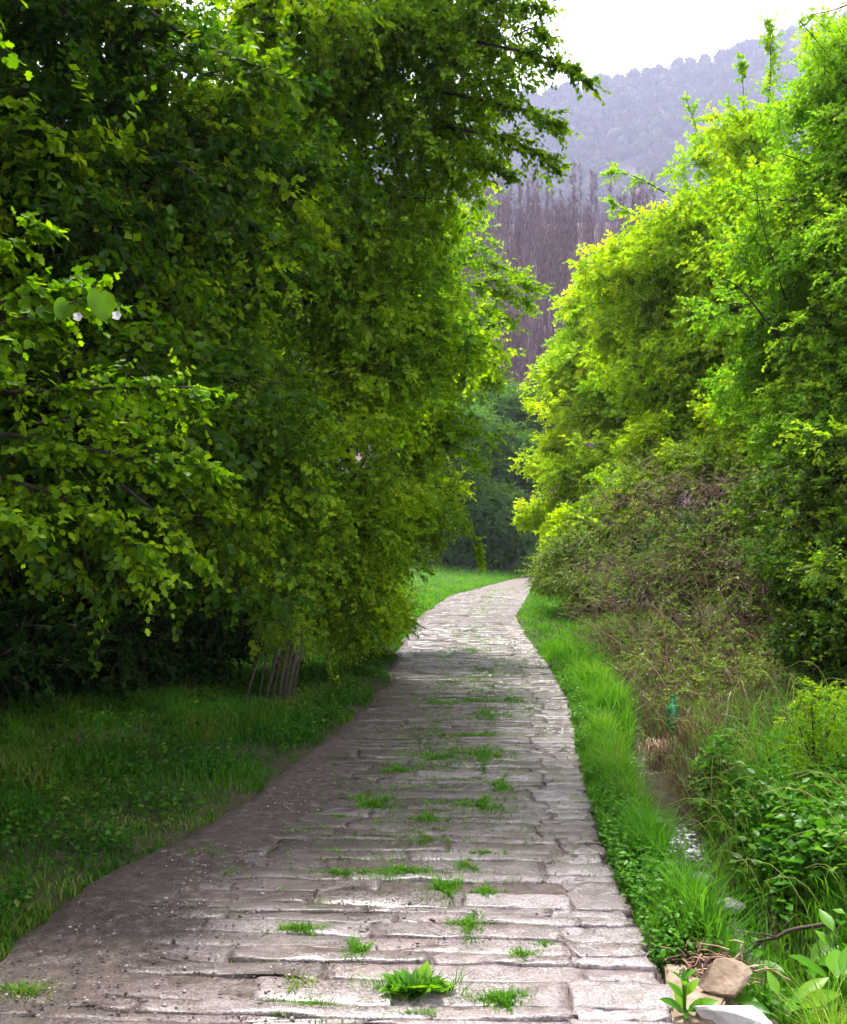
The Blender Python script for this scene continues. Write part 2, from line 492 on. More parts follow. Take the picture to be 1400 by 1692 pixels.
def height(x, y):
    x, y = np.asarray(x, float), np.asarray(y, float)
    s, t = x - xr(y), xl(y) - x
    near = 1 - sm(60, 90, y)
    k = ditch(y)
    bank = np.where(s > 0, .03 * sm(0, .15, s) + (.30 * sm(.8, 2.0, s) + .55 * sm(1.6, 5.0, s)) * (1 - .6 * sm(14, 24, y)), 0)
    cut = -.44 * k * sm(.24, .46, s) * (1 - sm(.66, 1.0, s))
    left = np.where(t > 0, .05 * sm(0, .25, t) + .16 * sm(.2, 2.2, t) + .35 * sm(2.0, 7.0, t), 0)
    inside = np.where((s < 0) & (t < 0), -.07, 0)
    pit = -.085 * (1 - sm(3.75, 4.05, y)) * (1 - sm(.5, .75, s)) * (s > 0)
    lump = (fbm(x * .9, y * .9, 2) - .5) * .10 * sm(.1, .8, np.maximum(s, t)) + (fbm(x * 5, y * 5, 8, 2) - .5) * .035 * sm(.05, .3, np.maximum(s, t))
    rise = .9 * sm(36, 62, y) * sm(0, 10, t)
    return (bank + cut + left + rise) * near + inside + lump + pit

def axis(parts):
    return np.unique(np.concatenate([np.linspace(a, b, n, endpoint=False) for a, b, n in parts] + [[parts[-1][1]]]))

def grid_mesh(xs, ys, zf, flip=False):
    X, Y = np.meshgrid(xs, ys)
    Z = zf(X, Y)
    V = np.stack([X, Y, Z], -1).reshape(-1, 3)
    nx = len(xs)
    i = np.arange(len(ys) - 1)[:, None] * nx
    j = np.arange(nx - 1)[None]
    T = np.stack([i + j, i + j + 1, i + nx + j + 1, i + j, i + nx + j + 1, i + nx + j], -1).reshape(-1, 3)
    return V, T

xs = axis([(-880, -120, 8), (-120, -20, 12), (-20, -5, 20), (-5, 0.4, 36), (.4, 3.6, 52), (3.6, 9, 28), (9, 30, 20), (30, 120, 10), (120, 880, 8)])
ys = axis([(-120, -10, 8), (-10, 2, 16), (2, 14, 100), (14, 30, 40), (30, 90, 40), (90, 200, 11), (200, 960, 8)])
V, T = grid_mesh(xs, ys, height)
g = MB().add(V, T).build('ground', M['soil'], smooth=True)
tag(g, kind='structure', label='dark soil under the grass verges and bank')

# path bed
uu = np.linspace(0, 1, 40)
py_ = axis([(-6, 2.4, 12), (2.4, 12, 150), (12, 24, 60), (24, 66, 60)])
def bed(u, y, x):
    n1 = fbm(x * 3.1, y * 3.1, 31) - .5
    z = -.008 + .013 * n1 + .010 * (fbm(x * 14, y * 14, 33, 2) - .5)
    lf = (1 - sm(.08, .32, u + .22 * (fbm(y * .8, y * 0 + 2., 35) - .5))) * (1 - sm(6, 11, y))
    return z + .027 * lf + .012 * sm(16, 22, y) + .012 * sm(34, 42, y) - .05 * (sm(.975, 1, u) + 1 - sm(0, .03, u))
U, Yg = np.meshgrid(uu, py_)
XL, XR = xl(py_)[:, None], xr(py_)[:, None]
Xg = XL - .06 + (XR - XL + .08) * U
Zg = bed(U, Yg, Xg)
nx = len(uu)
i = np.arange(len(py_) - 1)[:, None] * nx
j = np.arange(nx - 1)[None]
T = np.stack([i + j, i + j + 1, i + nx + j + 1, i + j, i + nx + j + 1, i + nx + j], -1).reshape(-1, 3)
path = MB().add(np.stack([Xg, Yg, Zg], -1), T).build('path', M['dirt'], smooth=True)
tag(path, kind='structure', label='stone paved country path winding between the trees')

# paving stones, course by course
def stone_geo(xa, xb, ya, yb, seed, y0f, y1f):
    """slab between course lines y0f(x), y1f(x); rounded worn rim"""
    r = np.random.default_rng(seed)
    nx_, ny_ = 9, 5
    gap = .001 + .0045 * r.random() ** 2
    u = np.array([0, .04, .2, .36, .5, .64, .8, .96, 1])
    v = np.array([0, .09, .5, .91, 1])
    U, Vv = np.meshgrid(u, v)
    sk0, sk1 = r.normal(0, .012, 2)
    X = xa + gap + (xb - xa - 2 * gap) * U + np.where(U < .5, sk0, sk1) * (Vv - .5)
    Y0, Y1 = y0f(X) + gap, y1f(X) - gap
    Y = Y0 + (Y1 - Y0) * Vv
    rim = (U == 0) | (U == 1) | (Vv == 0) | (Vv == 1)
    jit = r.normal(0, .006, X.shape)
    X = X + np.where((U == 0) | (U == 1), jit, 0)
    Y = Y + np.where((Vv == 0) | (Vv == 1), r.normal(0, .006, X.shape), 0)
    top = r.normal(.003, .003) + r.normal(0, .005) * (U - .5) + r.normal(0, .006) * (Vv - .5) + r.normal(0, .0035, X.shape)
    Z = np.where(rim, top - .0015 - .0055 * r.random(X.shape), top)
    Vt = np.stack([X, Y, Z], -1).reshape(-1, 3)
    i = np.arange(ny_ - 1)[:, None] * nx_
    j = np.arange(nx_ - 1)[None]
    T = np.stack([i + j, i + j + 1, i + nx_ + j + 1, i + j, i + nx_ + j + 1, i + nx_ + j], -1).reshape(-1, 3)
    loop = list(range(nx_)) + [k * nx_ + nx_ - 1 for k in range(1, ny_)] + [(ny_ - 1) * nx_ + k for k in range(nx_ - 2, -1, -1)] + [k * nx_ for k in range(ny_ - 2, 0, -1)]
    low = Vt[loop].copy()
    low[:, 2] = -.055
    n0 = len(Vt)
    m_ = len(loop)
    sk = []
    for k in range(m_):
        a, b = loop[k], loop[(k + 1) % m_]
        sk += [[b, a, n0 + k], [b, n0 + k, n0 + (k + 1) % m_]]
    return np.vstack([Vt, low]), np.vstack([T, sk])

ycut = [2.55]
while ycut[-1] < 40:
    ycut.append(ycut[-1] + (rng.uniform(.075, .19) if ycut[-1] < 20 else rng.uniform(.25, .4)))
def course(k):
    y0 = ycut[k]
    return lambda x: y0 + .045 * (vn(x * 1.1, x * 0 + k * 7.3, 41) - .5) + .03 * (vn(x * 4.0, x * 0 + k * 3.1, 43) - .5) - .05 * (x - .2)
stones = []
for k in range(len(ycut) - 1):
    ym = (ycut[k] + ycut[k + 1]) / 2
    a, b = float(xl(ym)) + .06, float(xr(ym))
    y0f, y1f = course(k), course(k + 1)
    x = b + rng.uniform(-.03, .035)
    first = True
    while x > a + .12:
        w = rng.uniform(.24, .42) if first else rng.uniform(.45, 1.25)
        if x - w < a + .25:
            w = x - a
        gone = (not first) and rng.random() < (.05 if abs((x - w / 2 - a) / (b - a) - .55) < .2 else .02)
        if not gone:
            stones.append((ym, x - w, x, y0f, y1f))
        x -= w
        first = False
stones.sort(key=lambda q: q[0])
rest = MB()
for k, (ym, xa, xb, y0f, y1f) in enumerate(stones):
    Vs, Ts = stone_geo(xa, xb, ym, ym, 1000 + k, y0f, y1f)
    cpt = Vs.mean(0)
    cpt[2] = 0
    uc = ((xa + xb) / 2 - float(xl(ym))) / (float(xr(ym)) - float(xl(ym)))      # soiled towards the left verge
    tone = float(np.clip(rng.normal(.5, .2) + .75 * (uc - .55), 0, 1))
    if k < 300:
        me = MB().add(Vs - cpt, Ts, tone).mesh('stone')
        me.materials.append(M['stone'])
        o = link('stone', me, path)
        o.location = tuple(cpt)
    else:
        rest.add(Vs, Ts, tone)
if rest.n:
    tag(rest.build('far_stones', M['stone'], path), kind='stuff')

# hills
def hill_near(x, y):
    t = np.clip((y - 66) / 74, 0, 1)
    return -1.5 + 49 * t ** 1.05 * (1 + .10 * np.sin(x * .03 + 1)) + 3 * (fbm(x * .05, y * .05, 51) - .5) * t - 30 * sm(140, 230, y)
def ridge_h(x):
    return np.interp(x, [-400, -120, 20, 48, 80, 112, 144, 192, 240, 320, 600], [180, 215, 240, 244, 246, 252, 263, 276, 285, 292, 250])
FS = 1.4
def hill_far(x, y):
    x, y = x / FS, y / FS
    t = np.clip((y - 230) / 250, 0, 1)
    return FS * (-2 + ridge_h(x) * (t ** .9) * (1 + .008 * np.sin(x * .05 + y * .02)) + 6 * (fbm(x * .015, y * .015, 57) - .5) * t - 60 * sm(480, 640, y))
V, T = grid_mesh(np.linspace(-140, 170, 70), axis([(64, 140, 38), (140, 235, 12)]), hill_near)
h1 = MB().add(V, T).build('hillside', M['leaf_litter'], smooth=True)
tag(h1, kind='structure', label='brown leaf littered slope of the near hill')
V, T = grid_mesh(np.linspace(-480 * FS, 620 * FS, 70), axis([(228 * FS, 480 * FS, 36), (480 * FS, 650 * FS, 8)]), hill_far)
h2 = MB().add(V, T).build('far_hill', M['far_litter'], smooth=True)
tag(h2, kind='structure', label='blue hazy wooded ridge far behind')

# ================================================================== hill woods
def bare_tree_meshes(seed):
    global rng
    keep, rng = rng, np.random.default_rng(seed)
    Ht = 11 + 4 * rng.random()
    lean = rng.normal(0, .35, 2)
    p = np.array([[lean[0] * t * t, lean[1] * t * t, Ht * t - .3] for t in np.linspace(0, 1, 6)])
    p[1:-1, :2] += rng.normal(0, .08, (4, 2))
    tr = MB().add(*tube(p, np.linspace(.13, .02, 6), 5))
    n = 46
    t = rng.uniform(.22, .98, n)
    base = np.stack([np.interp(t, np.linspace(0, 1, 6), p[:, k]) for k in range(3)], -1)
    az = rng.uniform(0, 2 * math.pi, n)
    L = (1.15 - .75 * t) * rng.uniform(.7, 2.0, n)
    el = rng.uniform(.6, 1.35, n)
    d = np.stack([np.cos(az) * np.cos(el), np.sin(az) * np.cos(el), np.sin(el)], -1)
    e = base + d * L[:, None]
    V, T, _ = many_tubes(base, base + d * (L * .5)[:, None] * [1.25, 1.25, .75], e, np.full(n, .034), np.full(n, .012), 3, 3)
    tr.add(V, T)
    tw = MB()
    m = n * 16
    k = rng.integers(0, n, m)
    f = rng.uniform(.25, 1, m)
    b = base[k] + (e - base)[k] * f[:, None]
    dd = norm(d[k] + rng.normal(0, .55, (m, 3)) + [0, 0, .35])
    LL = rng.uniform(.35, 1.0, m)
    V, T, ix = many_tubes(b, b + dd * (LL * .5)[:, None], b + dd * LL[:, None] + [0, 0, .06], np.full(m, .015), np.full(m, .006), 1, 3)
    tw.add(V, T, rng.random(m)[ix])
    rng = keep
    a, b_ = tr.mesh('trunk', True), tw.mesh('crown')
    a.materials.append(M['bare_bark'])
    b_.materials.append(M['bare_twig'])
    return a, b_
variants = [bare_tree_meshes(900 + k) for k in range(7)]
spots = []
while len(spots) < 290:
    y = rng.uniform(68, 141)
    x0, x1 = P(690, 500, y)[0], P(1075, 500, y)[0]
    x = rng.uniform(x0 - 2.5, x1 + 2)
    if all((x - q[0]) ** 2 + ((y - q[1]) * .6) ** 2 > .5 for q in spots):
        spots.append((x, y))
for k, (x, y) in enumerate(spots):
    t = thing('bare_tree', 'slender leafless tree in the purple brown wood on the near hillside', 'tree',
              (x, y, float(hill_near(np.array(x), np.array(y)))), 'leafless trees on the near hillside')
    t.rotation_euler = (0, 0, rng.uniform(0, 6.28))
    s = rng.uniform(.55, .78)
    t.scale = (s, s, s * rng.uniform(.9, 1.15))
    for nm, me in zip(('trunk', 'crown'), variants[k % 7]):
        o = link(nm, me, t)
        o.location = (0, 0, 0)

hs_ = MB()
n_ = 11000
yy = rng.uniform(67, 141, n_)
xa, xb = P(690, 500, 1)[0] * yy - 3, P(1085, 500, 1)[0] * yy + 2
xx = xa + (xb - xa) * rng.random(n_)
b0 = np.stack([xx, yy, hill_near(xx, yy) - .2], -1)
L = rng.uniform(1.5, 6.5, n_)
tp = b0 + np.stack([rng.normal(0, .12, n_) * L, rng.normal(0, .12, n_) * L, L], -1)
V, T, ix = many_tubes(b0, (b0 + tp) / 2 + rng.normal(0, .1, (n_, 3)), tp, np.full(n_, .034), np.full(n_, .014), 1, 3)
hs_.add(V, T, (rng.random(n_) ** 1.5)[ix])
tag(hs_.build('hill_undergrowth', M['bare_twig']), 'thin purple brown saplings massed between the hillside trees', 'undergrowth', kind='stuff')

# far woodland, one hazy mass of crowns
fw = MB()
N = 3000
cx = rng.uniform(-25, 270, N) * FS
cy = rng.uniform(255, 486, N) * FS
cz = hill_far(cx, cy)
rad = rng.uniform(3.0, 6.5, N)
hgt = rng.uniform(8, 17, N)
ico = bmesh.new()
bmesh.ops.create_icosphere(ico, subdivisions=2, radius=1)
iv = np.array([v.co for v in ico.verts])
it = np.array([[v.index for v in f.verts] for f in ico.faces])
ico.free()
cen = np.stack([cx, cy, cz + hgt * .33], -1)
tone = rng.beta(1.3, 1.8, N)
V = cen[:, None] + iv[None] * (1 + .22 * rng.normal(size=(N, len(iv), 1))) * np.stack([rad * .8, rad * .8, hgt * .36], -1)[:, None]
fw.add(V, it[None] + (np.arange(N) * len(iv))[:, None, None], np.clip(np.repeat(tone, len(iv)) + .12 * rng.normal(size=N * len(iv)), 0, 1))
per = 22
q = rand_unit(N * per) * rng.uniform(.85, 1.12, (N * per, 1))
q[:, 2] = np.abs(q[:, 2]) * .9 + .05 * q[:, 2]
pos = np.repeat(cen, per, 0) + q * np.stack([rad, rad, hgt * .48], -1).repeat(per, 0)
leaves(pos, norm(q + rng.normal(0, .6, q.shape) + [0, 0, .6]), rng.normal(size=q.shape), rng.uniform(1.0, 2.2, N * per), 'diamond', np.clip(np.repeat(tone, per) + rng.normal(0, .12, N * per), 0, 1), fw)
tag(fw.build('far_woodland', M['far_crown'], None, True), 'hazy bluish wood covering the far ridge', 'woodland', kind='stuff')

# ================================================================== trees and shrubs
PROTO = {}
def protos(leaf_m, leaf, size, rad, ns, n, slen, tw, droop, flat, variants=6):
    """a few leafy bough meshes of one kind, shared by every bough of that kind"""
    key = (leaf_m, leaf, size, rad, ns, n)
    if key in PROTO:
        return PROTO[key]
    res = []
    for v in range(variants):
        lv_, tw_ = MB(), MB()
        sub = rand_unit(4) * rad * rng.uniform(.35, .85, (4, 1)) * [1, 1, .40]
        for s_ in sub:
            m_ = ns // 4
            o, d = blob_sprays(s_, np.array([.58, .58, .22]) * rad, m_)
            sprays(o, norm(d + .5 * s_ / rad), slen * rng.uniform(.6, 1.25, m_), n, size, leaf, lv_, tw_, droop=droop, flat=flat,
                   base=np.clip(.3 + .4 * rng.random(m_) + .22 * rng.normal(), 0, 1), tw=tw)
            tw_.add(*tube(bezier(np.zeros(3), s_ * .5 + [0, 0, .05 * rad], s_ * 1.2, 4), np.linspace(tw * 3, tw, 4), 4))
        nl = sum(len(t) for t in lv_.T)
        for V_, T_, R_ in zip(tw_.V, tw_.T, tw_.R):
            lv_.V.append(V_); lv_.T.append(T_ + lv_.n); lv_.R.append(R_)
        me = lv_.mesh('bough')
        idx = np.zeros(len(me.polygons), dtype=np.int32)
        idx[nl:] = 1
        me.materials.append(M[leaf_m])
        me.materials.append(M['twig'])
        me.polygons.foreach_set('material_index', idx)
        res.append(me)
    PROTO[key] = res
    return res

def build_tree(name, label, base, blobs, leaf_m, leaf='oval', size=.06, rad=.5, ns=90, fill=7, n=12, slen=.36, trunk_r=.12, boughs=(),
               cat='tree', group=None, tw=.003, droop=.12, fork=.25, bark='bark', stems=1, flat=.55, limbs=True, mix=None):
    """blobs: (px, py, depth, radius) or (centre, radius); boughs: lists of pixel-depth points"""
    b = np.array(base, float)
    root = thing(name, label, cat, b, group)
    B = []
    for q in blobs:
        if len(q) == 4:
            B.append((P(*q[:3]), q[3]))
        else:
            B.append((np.array(q[0], float), q[1]))
    wood = MB()
    cen = np.mean([q[0] for q in B], 0)
    if limbs:
        top = b + (cen - b) * np.array([.45, .45, .62])
        nodes, radii = [], []
        for s_ in range(stems):
            off = rng.normal(0, .12, 3) * (stems > 1)
            off[2] = 0
            tp = top + rng.normal(0, .25, 3) * (1 if stems > 1 else .3)
            mid = b + off + (tp - b) * .5 + rng.normal(0, .09, 3)
            pts = bezier(b + off - [0, 0, .15], mid, tp, 8)
            pts[1:-1] += rng.normal(0, .025, (6, 3))
            rr = np.linspace(trunk_r * 1.15, trunk_r * .55, 8)
            rr[0] *= 1.25
            wood.add(*tube(pts, rr, 8))
            k0 = max(1, int(8 * fork))
            nodes += list(pts[k0:])
            radii += list(rr[k0:])
        order = sorted(range(len(B)), key=lambda k: np.linalg.norm(B[k][0] - top))
        for k in order:
            c_, r_ = B[k]
            dist = [np.linalg.norm(c_ - q) + (.6 if q[2] > c_[2] else 0) for q in nodes]
            j = int(np.argmin(dist))
            p0 = np.array(nodes[j])
            L = np.linalg.norm(c_ - p0)
            mid = (p0 + c_) / 2 + rng.normal(0, .08 * L, 3) + [0, 0, .10 * L]
            r0 = min(radii[j] * .75, .02 + .028 * L)
            pts = bezier(p0, mid, c_, 6)
            pts[1:-1] += rng.normal(0, .02 * L, (4, 3))
            wood.add(*tube(pts, np.linspace(r0, r0 * .5, 6), 6))
            nodes += [pts[3], c_]
            radii += [r0 * .7, r0 * .5]
            m_ = int(5 + 5 * r_)
            qd = rand_unit(m_) * r_ * rng.uniform(.6, .95, (m_, 1))
            V, T, _ = many_tubes(np.repeat(c_[None], m_, 0), c_ + qd * .5 + [0, 0, .1], c_ + qd, np.full(m_, r0 * .4), np.full(m_, .004), 3, 4)
            wood.add(V, T)
    crown, tws = MB(), MB()
    pr = protos(leaf_m, leaf, size, rad, ns, n, slen, tw, droop, flat)
    p2 = protos(mix[0], leaf, size, rad, ns, n, slen, tw, droop, flat) if mix else None
    place = []
    for c_, r_ in B:
        k_ = max(2, int(round(.5 * fill * (r_ / rad) ** 2)))
        q_ = rand_unit(k_) * (rng.uniform(.25, .92, (k_, 1)) + .45 * (rng.random((k_, 1)) < .22)) * max(r_ - .45 * rad, .15 * r_)
        place += [(c_ + v, r_) for v in q_]
        o, d = blob_sprays(c_, r_, 5)
        sprays(o, d, slen, n, size, leaf, crown, tws, droop=droop, flat=flat, tw=tw)
    for bg in boughs:
        pts, r0, wid = bg[0], bg[1], bg[2]
        pw = np.array([P(*q) for q in pts])
        tt = np.linspace(0, 1, len(pw))
        ts = np.linspace(0, 1, 10)
        cv = np.stack([np.interp(ts, tt, pw[:, k]) for k in range(3)], -1)
        for _ in range(2):
            cv[1:-1] = (cv[:-2] + cv[1:-1] * 2 + cv[2:]) / 4
        wood.add(*tube(cv, np.linspace(r0, r0 * .2 + .001, 10), 5))
        L = np.linalg.norm(np.diff(cv, axis=0), axis=1).sum()
        nsp = max(6, int(L * (bg[3] if len(bg) > 3 else 60) * .8))
        t = rng.uniform(.12, 1, nsp) ** .8
        o = np.stack([np.interp(t, ts, cv[:, k]) for k in range(3)], -1)
        tan = norm(cv[-1] - cv[0])
        d = norm(tan * .9 + rng.normal(0, .5, (nsp, 3)) + [0, 0, -.12])
        sprays(o, d, wid * rng.uniform(.35, 1.9, nsp) * (1.1 - .45 * t), n, size, leaf, crown, tws, droop=droop, flat=flat, tw=tw)
    if wood.n:
        wood.build('trunk', M[bark], root, True)
    co = crown.build('crown', M[leaf_m], root)
    if tws.n:
        tag(tws.build('twigs', M['twig'], root), kind='stuff')
    for v, r_ in place:
        src_ = p2 if mix and rng.random() < mix[1] else pr
        o = bpy.data.objects.new('bough', src_[rng.integers(len(src_))])
        COL.objects.link(o)
        o.parent = co
        o.location = tuple(v)
        o.rotation_euler = (rng.normal(0, .25), rng.normal(0, .25), rng.uniform(0, 6.283))
        o.scale = (min(1.15, max(.6, r_ / rad)) * rng.uniform(.8, 1.2),) * 3
    return root

def gz(x, y):
    return float(height(np.array(x), np.array(y)))
def gp(x, y):
    return (x, y, gz(x, y))

# --- left side
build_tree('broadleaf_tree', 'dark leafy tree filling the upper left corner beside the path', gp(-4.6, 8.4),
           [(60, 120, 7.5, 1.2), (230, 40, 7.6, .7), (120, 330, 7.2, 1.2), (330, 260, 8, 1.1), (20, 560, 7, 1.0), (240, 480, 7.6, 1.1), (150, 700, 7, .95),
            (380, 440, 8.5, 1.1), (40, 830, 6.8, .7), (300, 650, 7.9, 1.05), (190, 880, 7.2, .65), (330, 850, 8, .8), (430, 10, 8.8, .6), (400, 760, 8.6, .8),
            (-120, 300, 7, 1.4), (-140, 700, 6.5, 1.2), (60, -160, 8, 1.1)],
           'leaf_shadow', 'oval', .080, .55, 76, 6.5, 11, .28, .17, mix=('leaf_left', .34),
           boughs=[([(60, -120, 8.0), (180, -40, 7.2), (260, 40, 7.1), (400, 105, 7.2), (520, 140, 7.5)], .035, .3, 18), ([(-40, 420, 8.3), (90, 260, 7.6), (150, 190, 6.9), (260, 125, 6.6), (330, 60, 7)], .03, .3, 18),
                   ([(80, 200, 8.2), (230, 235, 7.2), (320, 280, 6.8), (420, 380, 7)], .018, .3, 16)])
build_tree('broadleaf_tree', 'tall tree arching over the path with sky behind its branch tips', gp(-3.0, 12.2),
           [(500, 140, 10, 1.2), (640, 70, 10, 1.0), (755, 70, 9.6, .75), (840, 30, 9.2, .42), (480, 350, 10.5, 1.25), (620, 290, 10.5, 1.1), (735, 220, 10, .75),
            (560, 520, 11, 1.25), (670, 430, 11.5, 1.0), (735, 340, 11, .4), (500, 700, 11, 1.15), (640, 620, 12, 1.1), (450, 890, 10.5, .85), (580, 800, 11.5, 1.05),
            (540, 960, 11.4, .65), (470, 985, 10.6, .5), (700, 560, 12.5, .8), (620, -150, 10, 1.0), (760, -120, 9.8, .8), (600, 1010, 12, .45)],
           'leaf_left', 'oval', .076, .55, 76, 6.5, 11, .28, .20, mix=('leaf_near', .5),
           boughs=[([(740, 60, 9.5), (840, 80, 9.0), (910, 95, 8.8), (975, 138, 8.7)], .022, .24), ([(720, 150, 9.5), (820, 170, 9.2), (885, 185, 9), (925, 212, 9)], .02, .24),
                   ([(740, 210, 9.6), (820, 225, 9.2), (880, 245, 9.1), (918, 280, 9)], .02, .24), ([(700, 20, 9.4), (800, 5, 9.1), (900, 10, 9)], .022, .25),
                   ([(730, 260, 10), (800, 265, 9.6), (845, 290, 9.5)], .016, .2), ([(440, 200, 11), (560, 30, 9.4), (700, 40, 9), (760, 120, 9)], .03, .3),
                   ([(480, 60, 11), (600, 120, 9.6), (680, 200, 9.2), (760, 300, 9.5)], .02, .3), ([(850, 60, 9), (890, 40, 8.8), (905, 75, 8.8)], .01, .16)])
build_tree('broadleaf_tree', 'yellow green tree at the path edge halfway to the bend', gp(-2.1, 17.5),
           [(690, 690, 15, 1.1), (735, 610, 15.4, .7), (640, 850, 14.5, .95), (700, 460, 16, .95), (745, 490, 16, .45), (670, 790, 15.3, .8), (620, 940, 14, .55),
            (720, 720, 15, .6), (600, 1015, 13.4, .45), (640, 560, 16.5, 1.2), (730, 400, 16.5, .5), (630, 1010, 14.4, .35)],
           'leaf_near', 'oval', .080, .6, 84, 6.5, 11, .30, .15,
           boughs=[([(760, 480, 15.5), (820, 460, 15), (892, 478, 14.8)], .02, .32), ([(770, 520, 15.5), (810, 510, 15.2), (850, 535, 15)], .016, .34), ([(760, 470, 15.4), (820, 480, 15.1), (875, 500, 15)], .016, .36), ([(750, 440, 15.6), (800, 430, 15.4), (860, 455, 15.2)], .016, .34),
                   ([(740, 590, 15), (790, 600, 14.8), (825, 635, 14.8)], .018, .3), ([(720, 800, 14.5), (755, 830, 14.4), (780, 880, 14.4), (797, 930, 14.4)], .012, .16),
                   ([(730, 730, 14.8), (775, 745, 14.6), (800, 775, 14.6)], .014, .26), ([(750, 380, 16), (785, 350, 15.8), (795, 335, 15.8)], .012, .26),
                   ([(690, 840, 14.8), (715, 870, 14.7), (720, 900, 14.7)], .012, .22)])
build_tree('overhanging_tree', 'bright young leaf sprays reaching in from the left edge', gp(-3.9, 3.2),
           [((-3.6, 3.2, 4.2), .9), ((-3.0, 2.2, 5.0), .9), ((-3.5, 4.2, 5.2), .8)],
           'leaf_left', 'lobed', .062, .5, 80, 5, 10, .3, .13, tw=.0025, cat='tree',
           boughs=[([(-260, 520, 4.6), (-60, 520, 4.5), (60, 480, 4.4), (150, 490, 4.3)], .016, .26, 46), ([(-200, 600, 4.4), (-20, 560, 4.3), (50, 540, 4.3)], .014, .22, 40),
                   ([(-260, 640, 5.4), (40, 650, 5.2), (180, 640, 5.1), (340, 640, 5.1)], .016, .26, 40), ([(-200, 700, 5.4), (60, 720, 5.2), (220, 760, 5.1), (345, 770, 5.1)], .016, .3, 46),
                   ([(-200, 740, 5.3), (60, 800, 5.1), (180, 860, 5.0), (260, 940, 5.0)], .016, .28, 46), ([(-220, 800, 5.0), (-40, 820, 4.8), (40, 870, 4.7)], .014, .26, 40),
                   ([(-200, 420, 4.9), (0, 430, 4.7), (70, 360, 4.6)], .010, .14, 26),
                   ([(60, 700, 5.6), (200, 690, 5.5), (300, 720, 5.5)], .012, .28, 46), ([(200, 800, 5.8), (300, 880, 5.7), (330, 940, 5.7)], .010, .22, 36)])
build_tree('hedge_shrub', 'leafy shrub spilling to the ground above the leaning slats', gp(-1.9, 11.6),
           [(500, 900, 10.8, .6), (560, 870, 11.4, .6), (600, 930, 12, .5), (460, 960, 10.3, .45), (540, 1010, 11.2, .42), (590, 1030, 12.2, .38), (450, 1030, 10.2, .28), (470, 1035, 9.25, .2), (640, 1000, 13.4, .4)],
           'leaf_left', 'oval', .058, .4, 80, 7, 11, .28, .05, cat='shrub', stems=4,
           boughs=[([(455, 1030, 9.9), (465, 1060, 9.8), (470, 1092, 9.75)], .008, .16, 40), ([(540, 1080, 11), (545, 1110, 10.9), (552, 1150, 10.9)], .008, .12, 40),
                   ([(640, 980, 13), (650, 1010, 12.9), (652, 1045, 12.9)], .008, .2, 34)])
# low hedge, and trees added behind the left wall to block skylight
for lab, bx_, by_, bl in (
        ('dark tree added behind the left foliage to block light', -6.6, 10.5, [((-6.2, 10, 3.2), 1.6), ((-6.8, 11.5, 4.6), 1.8), ((-5.4, 11.5, 5.6), 1.6), ((-7.5, 9.3, 5.0), 1.8), ((-6.6, 9.4, 1.6), 1.2), ((-5.6, 11.6, 1.4), 1.1), ((-6.2, 10.5, 7.2), 1.7)]),
        ('dark tree added behind the shrub with slats to block light', -5.0, 15.5, [((-4.4, 15, 2.6), 1.5), ((-5.6, 16, 4.4), 1.8), ((-4.2, 16.5, 5.8), 1.6), ((-4.3, 14.3, 1.2), 1.1), ((-5.8, 14.6, 1.3), 1.2), ((-3.6, 18.5, 2.0), 1.4), ((-4.6, 15.5, 7.6), 1.7)]),
        ('dark tree added behind the yellow green roadside tree to block light', -4.2, 22.5, [((-4.0, 22, 2.4), 1.7), ((-3.4, 23, 4.6), 1.8), ((-5.0, 23.5, 6.4), 2.0), ((-3.3, 21.5, 1.0), 1.1), ((-3.6, 22, 7.6), 1.7), ((-2.8, 25, 2.6), 1.5)]),
        ('dark tree added at the far left behind the overhanging sprays to block light', -7.4, 6.2, [((-7.2, 6, 2.6), 1.7), ((-7.0, 7.4, 4.4), 1.7), ((-7.8, 5.0, 5.0), 1.9), ((-6.8, 7.2, 1.2), 1.2), ((-6.4, 5.4, 1.2), 1.1), ((-6.6, 6.0, 6.8), 1.8)])):
    build_tree('backing_tree', lab, gp(bx_, by_), bl, 'leaf_dark', 'oval', .13, 1.0, 110, 9, 12, .6, .16)
build_tree('unseen_canopy_tree', 'unseen tree added to shade the near left end of the path', gp(-4.2, -1.2),  # out of view, added to darken the left foliage, grass and path
           [((-4.2, -1, 4.6), 1.7), ((-2.4, -.8, 6.2), 1.7), ((-5.2, 1.5, 5.6), 1.8), ((-3.0, 1.8, 7.0), 1.7), ((-4.4, -3.5, 5), 1.9), ((-1.6, -3.2, 6.6), 1.8), ((-5, .5, 3), 1.5), ((-4.6, -3, 2.4), 1.5), ((-2.6, 4.2, 8.2), 1.6), ((-5.5, 3.4, 7.8), 1.9)],
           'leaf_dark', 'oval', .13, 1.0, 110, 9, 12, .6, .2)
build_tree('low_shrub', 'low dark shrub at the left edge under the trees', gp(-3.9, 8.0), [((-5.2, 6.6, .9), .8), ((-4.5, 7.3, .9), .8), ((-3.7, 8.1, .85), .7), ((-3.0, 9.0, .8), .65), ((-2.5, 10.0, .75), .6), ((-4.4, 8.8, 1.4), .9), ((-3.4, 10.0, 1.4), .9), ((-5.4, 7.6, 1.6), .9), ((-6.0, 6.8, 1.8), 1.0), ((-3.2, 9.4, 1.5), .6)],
           'leaf_dark', 'oval', .07, .4, 70, 8, 11, .28, .03, cat='shrub', stems=5)

